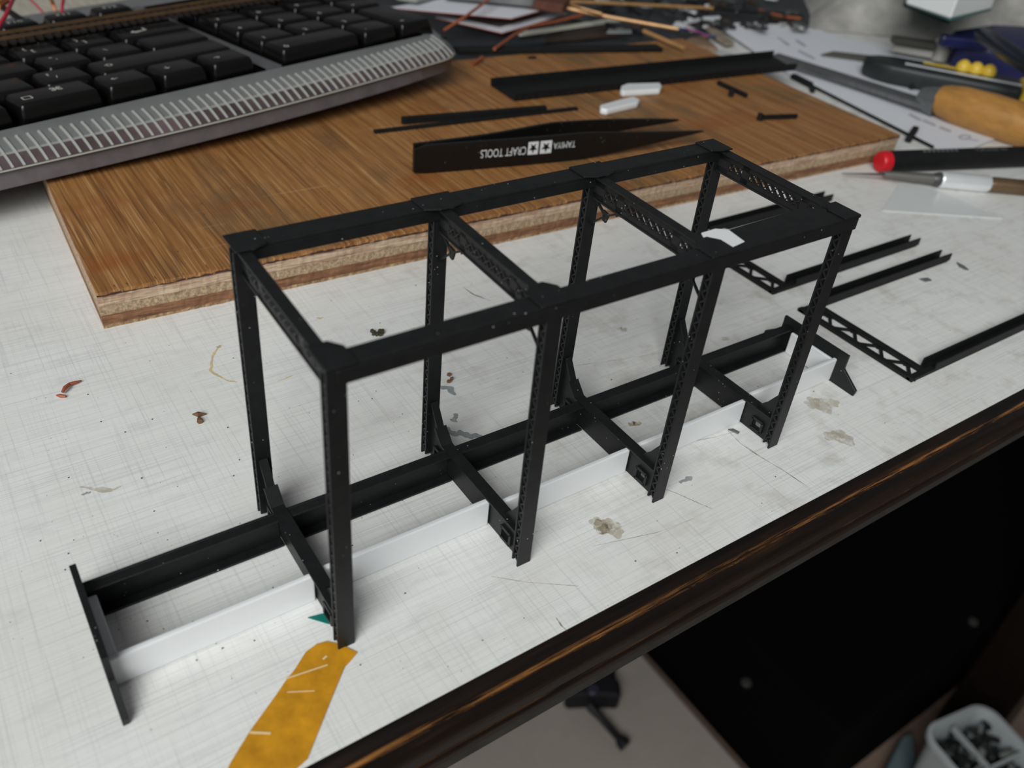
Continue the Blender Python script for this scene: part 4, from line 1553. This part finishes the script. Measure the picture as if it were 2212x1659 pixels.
def place_key(i, b_, w=1.0, d=.96, legend=None, hh=.20, dz=0.0, lab=None):
    o = bpy.data.objects.new('key', keycap(w, d, hh))
    COL.objects.link(o)
    org = kw(i * PT - .035, b_ - .03, dz)
    WLOC[o.name] = org
    o.parent = kbd
    o.location = (org - WLOC[kbd.name]) * S
    o.rotation_euler = KROT
    if legend:
        for body, la, lb, sz in legend:
            t = text('legend', body, sz, LEG, None, (0, 0, 0), (1, 0, 0), (0, 1, 0), 0)
            if not t:
                continue
            l0 = WLOC[t.name]
            me = t.data
            for v in me.vertices:
                v.co = (Vector((v.co.x + l0.x * S, v.co.y + l0.y * S, 0)) + Vector((la, lb, .002)) * S)
            t.parent = o
            t.location = (0, 0, 0)
    return o


R = {-1: -.405, 0: .0, 1: .47, 2: .92, 3: 1.37, 4: 2.22}
K = place_key
# front row
K(-10, R[-1], 5.0)
K(-5, R[-1], 1.5, .92, [('\u25A2', .10, .12, .11), ('\u2318', .36, .20, .12)])
K(-3.5, R[-1], 1, .92, [('\u2190', .12, .16, .09)])
K(-2.5, R[-1], 1, .92, [('\u2193', .12, .16, .09)])
K(-1.5, R[-1], 1, .92, [('\u2192', .12, .16, .09)])
K(0, R[-1], 2, .92, [('0', .10, .06, .10)])
K(2, R[-1], 1, .92, [('.', .1, .1, .1)])
K(3, R[-1], 1, 1.85, [('=', .1, .1, .1)])
# second row
for i in range(5):
    K(-9.25 + i, R[0])
K(-4.25, R[0], 1, .96, [('?', .12, .22, .10), ('/', .17, .13, .09)])
K(-3.25, R[0], 2.78, .96, [('\u21E7', .12, .16, .10)])
for i, t in enumerate('123'):
    K(i, R[0], 1, .96, [(t, .10, .07, .09)])
# third row
for i in range(5):
    K(-8.85 + i, R[1], 1, .96, [(';', .14, .15, .09)] if i == 4 else None)
K(-3.85, R[1], 1, .96, [('"', .14, .22, .10), ("'", .18, .15, .10)])
K(-2.85, R[1], 1, .96, [('\\', .14, .18, .10)])
K(-1.85, R[1], 1.42, .96)
for i, t in enumerate('456'):
    K(i, R[1], 1, .96, [(t, .10, .07, .09)])
K(3, R[1] + .03, 1, .96, [('+', .1, .1, .1)])
# fourth row
for i in range(5):
    K(-9.0 + i, R[2])
K(-4.0, R[2], 1, .96, [('{', .13, .22, .10), ('[', .18, .13, .10)])
K(-3.0, R[2], 1, .96, [('}', .13, .22, .10), (']', .18, .13, .10)])
ret = K(-2.0, R[2], 1.62, .96, [('\u21B5', .16, .12, .22)])
for i, t in enumerate('789'):
    K(i, R[2], 1, .96, [(t, .10, .07, .09)])
K(3, R[2], 1, .96, [('-', .1, .1, .1)])
# fifth row
for i in range(9):
    K(-9.4 + i, R[3], 1.0 if i < 8 else 1.05)
for i in range(4):
    K(i, R[3])
# function row
for i, t in enumerate(('F7', 'F8', 'F9', 'F10', 'F11', 'F12')):
    K(-6.55 + i * 1.03, R[4], .96, .72, [(t, .14, .12, .11)], hh=.16, dz=-.03)

# ------------------------------------------------------------------ model railway track on the keys
TRK = M('rusty_track', (.017, .010, .007), .65, var=.35, vs=20)
RAILM = M('brown_rail', (.115, .066, .032), .5, metal=.2, var=.2)
def kplane(px, py, h):
    d = _fw + RT * ((px - IMW / 2) / F_PX) - UP * ((py - IMH / 2) / F_PX)
    t = (K0 + EZ * h - CAM).dot(EZ) / d.dot(EZ)
    return CAM + d * t


ta, tb = kplane(0, 88, .03), kplane(640, -14, .03)
td = (tb - ta).normalized()
ts = td.cross(EZ).normalized()            # towards the viewer
trk = empty('model_railway_track', tuple(ta.lerp(tb, .5)), 'brown length of model railway track lying across the keyboard', 'model track')
start = ta - td * 1.5
TL = (tb - ta).length + 2.6
GA = .21
for s in (-1, 1):
    p = start + ts * (s * GA / 2) + EZ * .035
    mb = MB()
    mb.bar(p, p + td * TL, .020, .012, EZ)
    mb.bar(p + EZ * .008, p + td * TL + EZ * .008, .008, .014, EZ)
    mb.bar(p + EZ * .018, p + td * TL + EZ * .018, .014, .008, EZ)
    mb.build('rail', RAILM, trk)
sl0 = None
ns = int(TL / .085)
for k in range(ns):
    p = start + td * (.04 + k * .085) + EZ * .012
    if sl0 is None:
        mb = MB()
        mb.bar(p - ts * .20, p + ts * .20, .042, .028, EZ)
        sl0 = mb.build('sleeper', TRK, trk)
        so = WLOC[sl0.name] - p
    else:
        copy_at(sl0, p + so, trk)

# pale sheet and wires behind the keyboard
MB().prism([at(x, y, .05) for x, y in ((-60, 60), (120, 40), (350, -5), (330, -70), (-80, -40))], (0, 0, .03)).build('balsa_sheet', M('pale_balsa', (.48, .44, .37), .7, var=.15, vs=2, stretch=(8, 1, 1)), label='pale sheet of balsa behind the function keys', cat='wood sheet')
REDW = M('red_wire', (.42, .02, .045), .4)
wire(((-10, 70), (14, 30), (32, -10)), .02, REDW, 'red wire arcing up at the left behind the keyboard', (.75, .85, .9))
wire(((55, -12), (75, 8), (98, 32)), .012, REDW, 'thin red wire curling behind the first function key', (.5, .45, .35))
wire(((138, -8), (135, 10), (133, 30)), .018, REDW, 'red wire standing upright behind the second function key', (.7, .6, .5))
wire(((108, -8), (114, 8), (122, 30)), .024, M('orange_wire', (.52, .16, .035), .4), 'orange wire behind the second function key', (.6, .5, .4))
wire(((-10, 12), (10, -2)), .05, M('orange_wire', (.52, .16, .035), .4), 'thick orange wire at the top left corner', (.9, .9))
wire(((2, 14), (30, 32), (60, 52)), .035, BLACKM, 'black cable slanting behind the first function key', (.5, .5, .5), 'cable', 'cable')
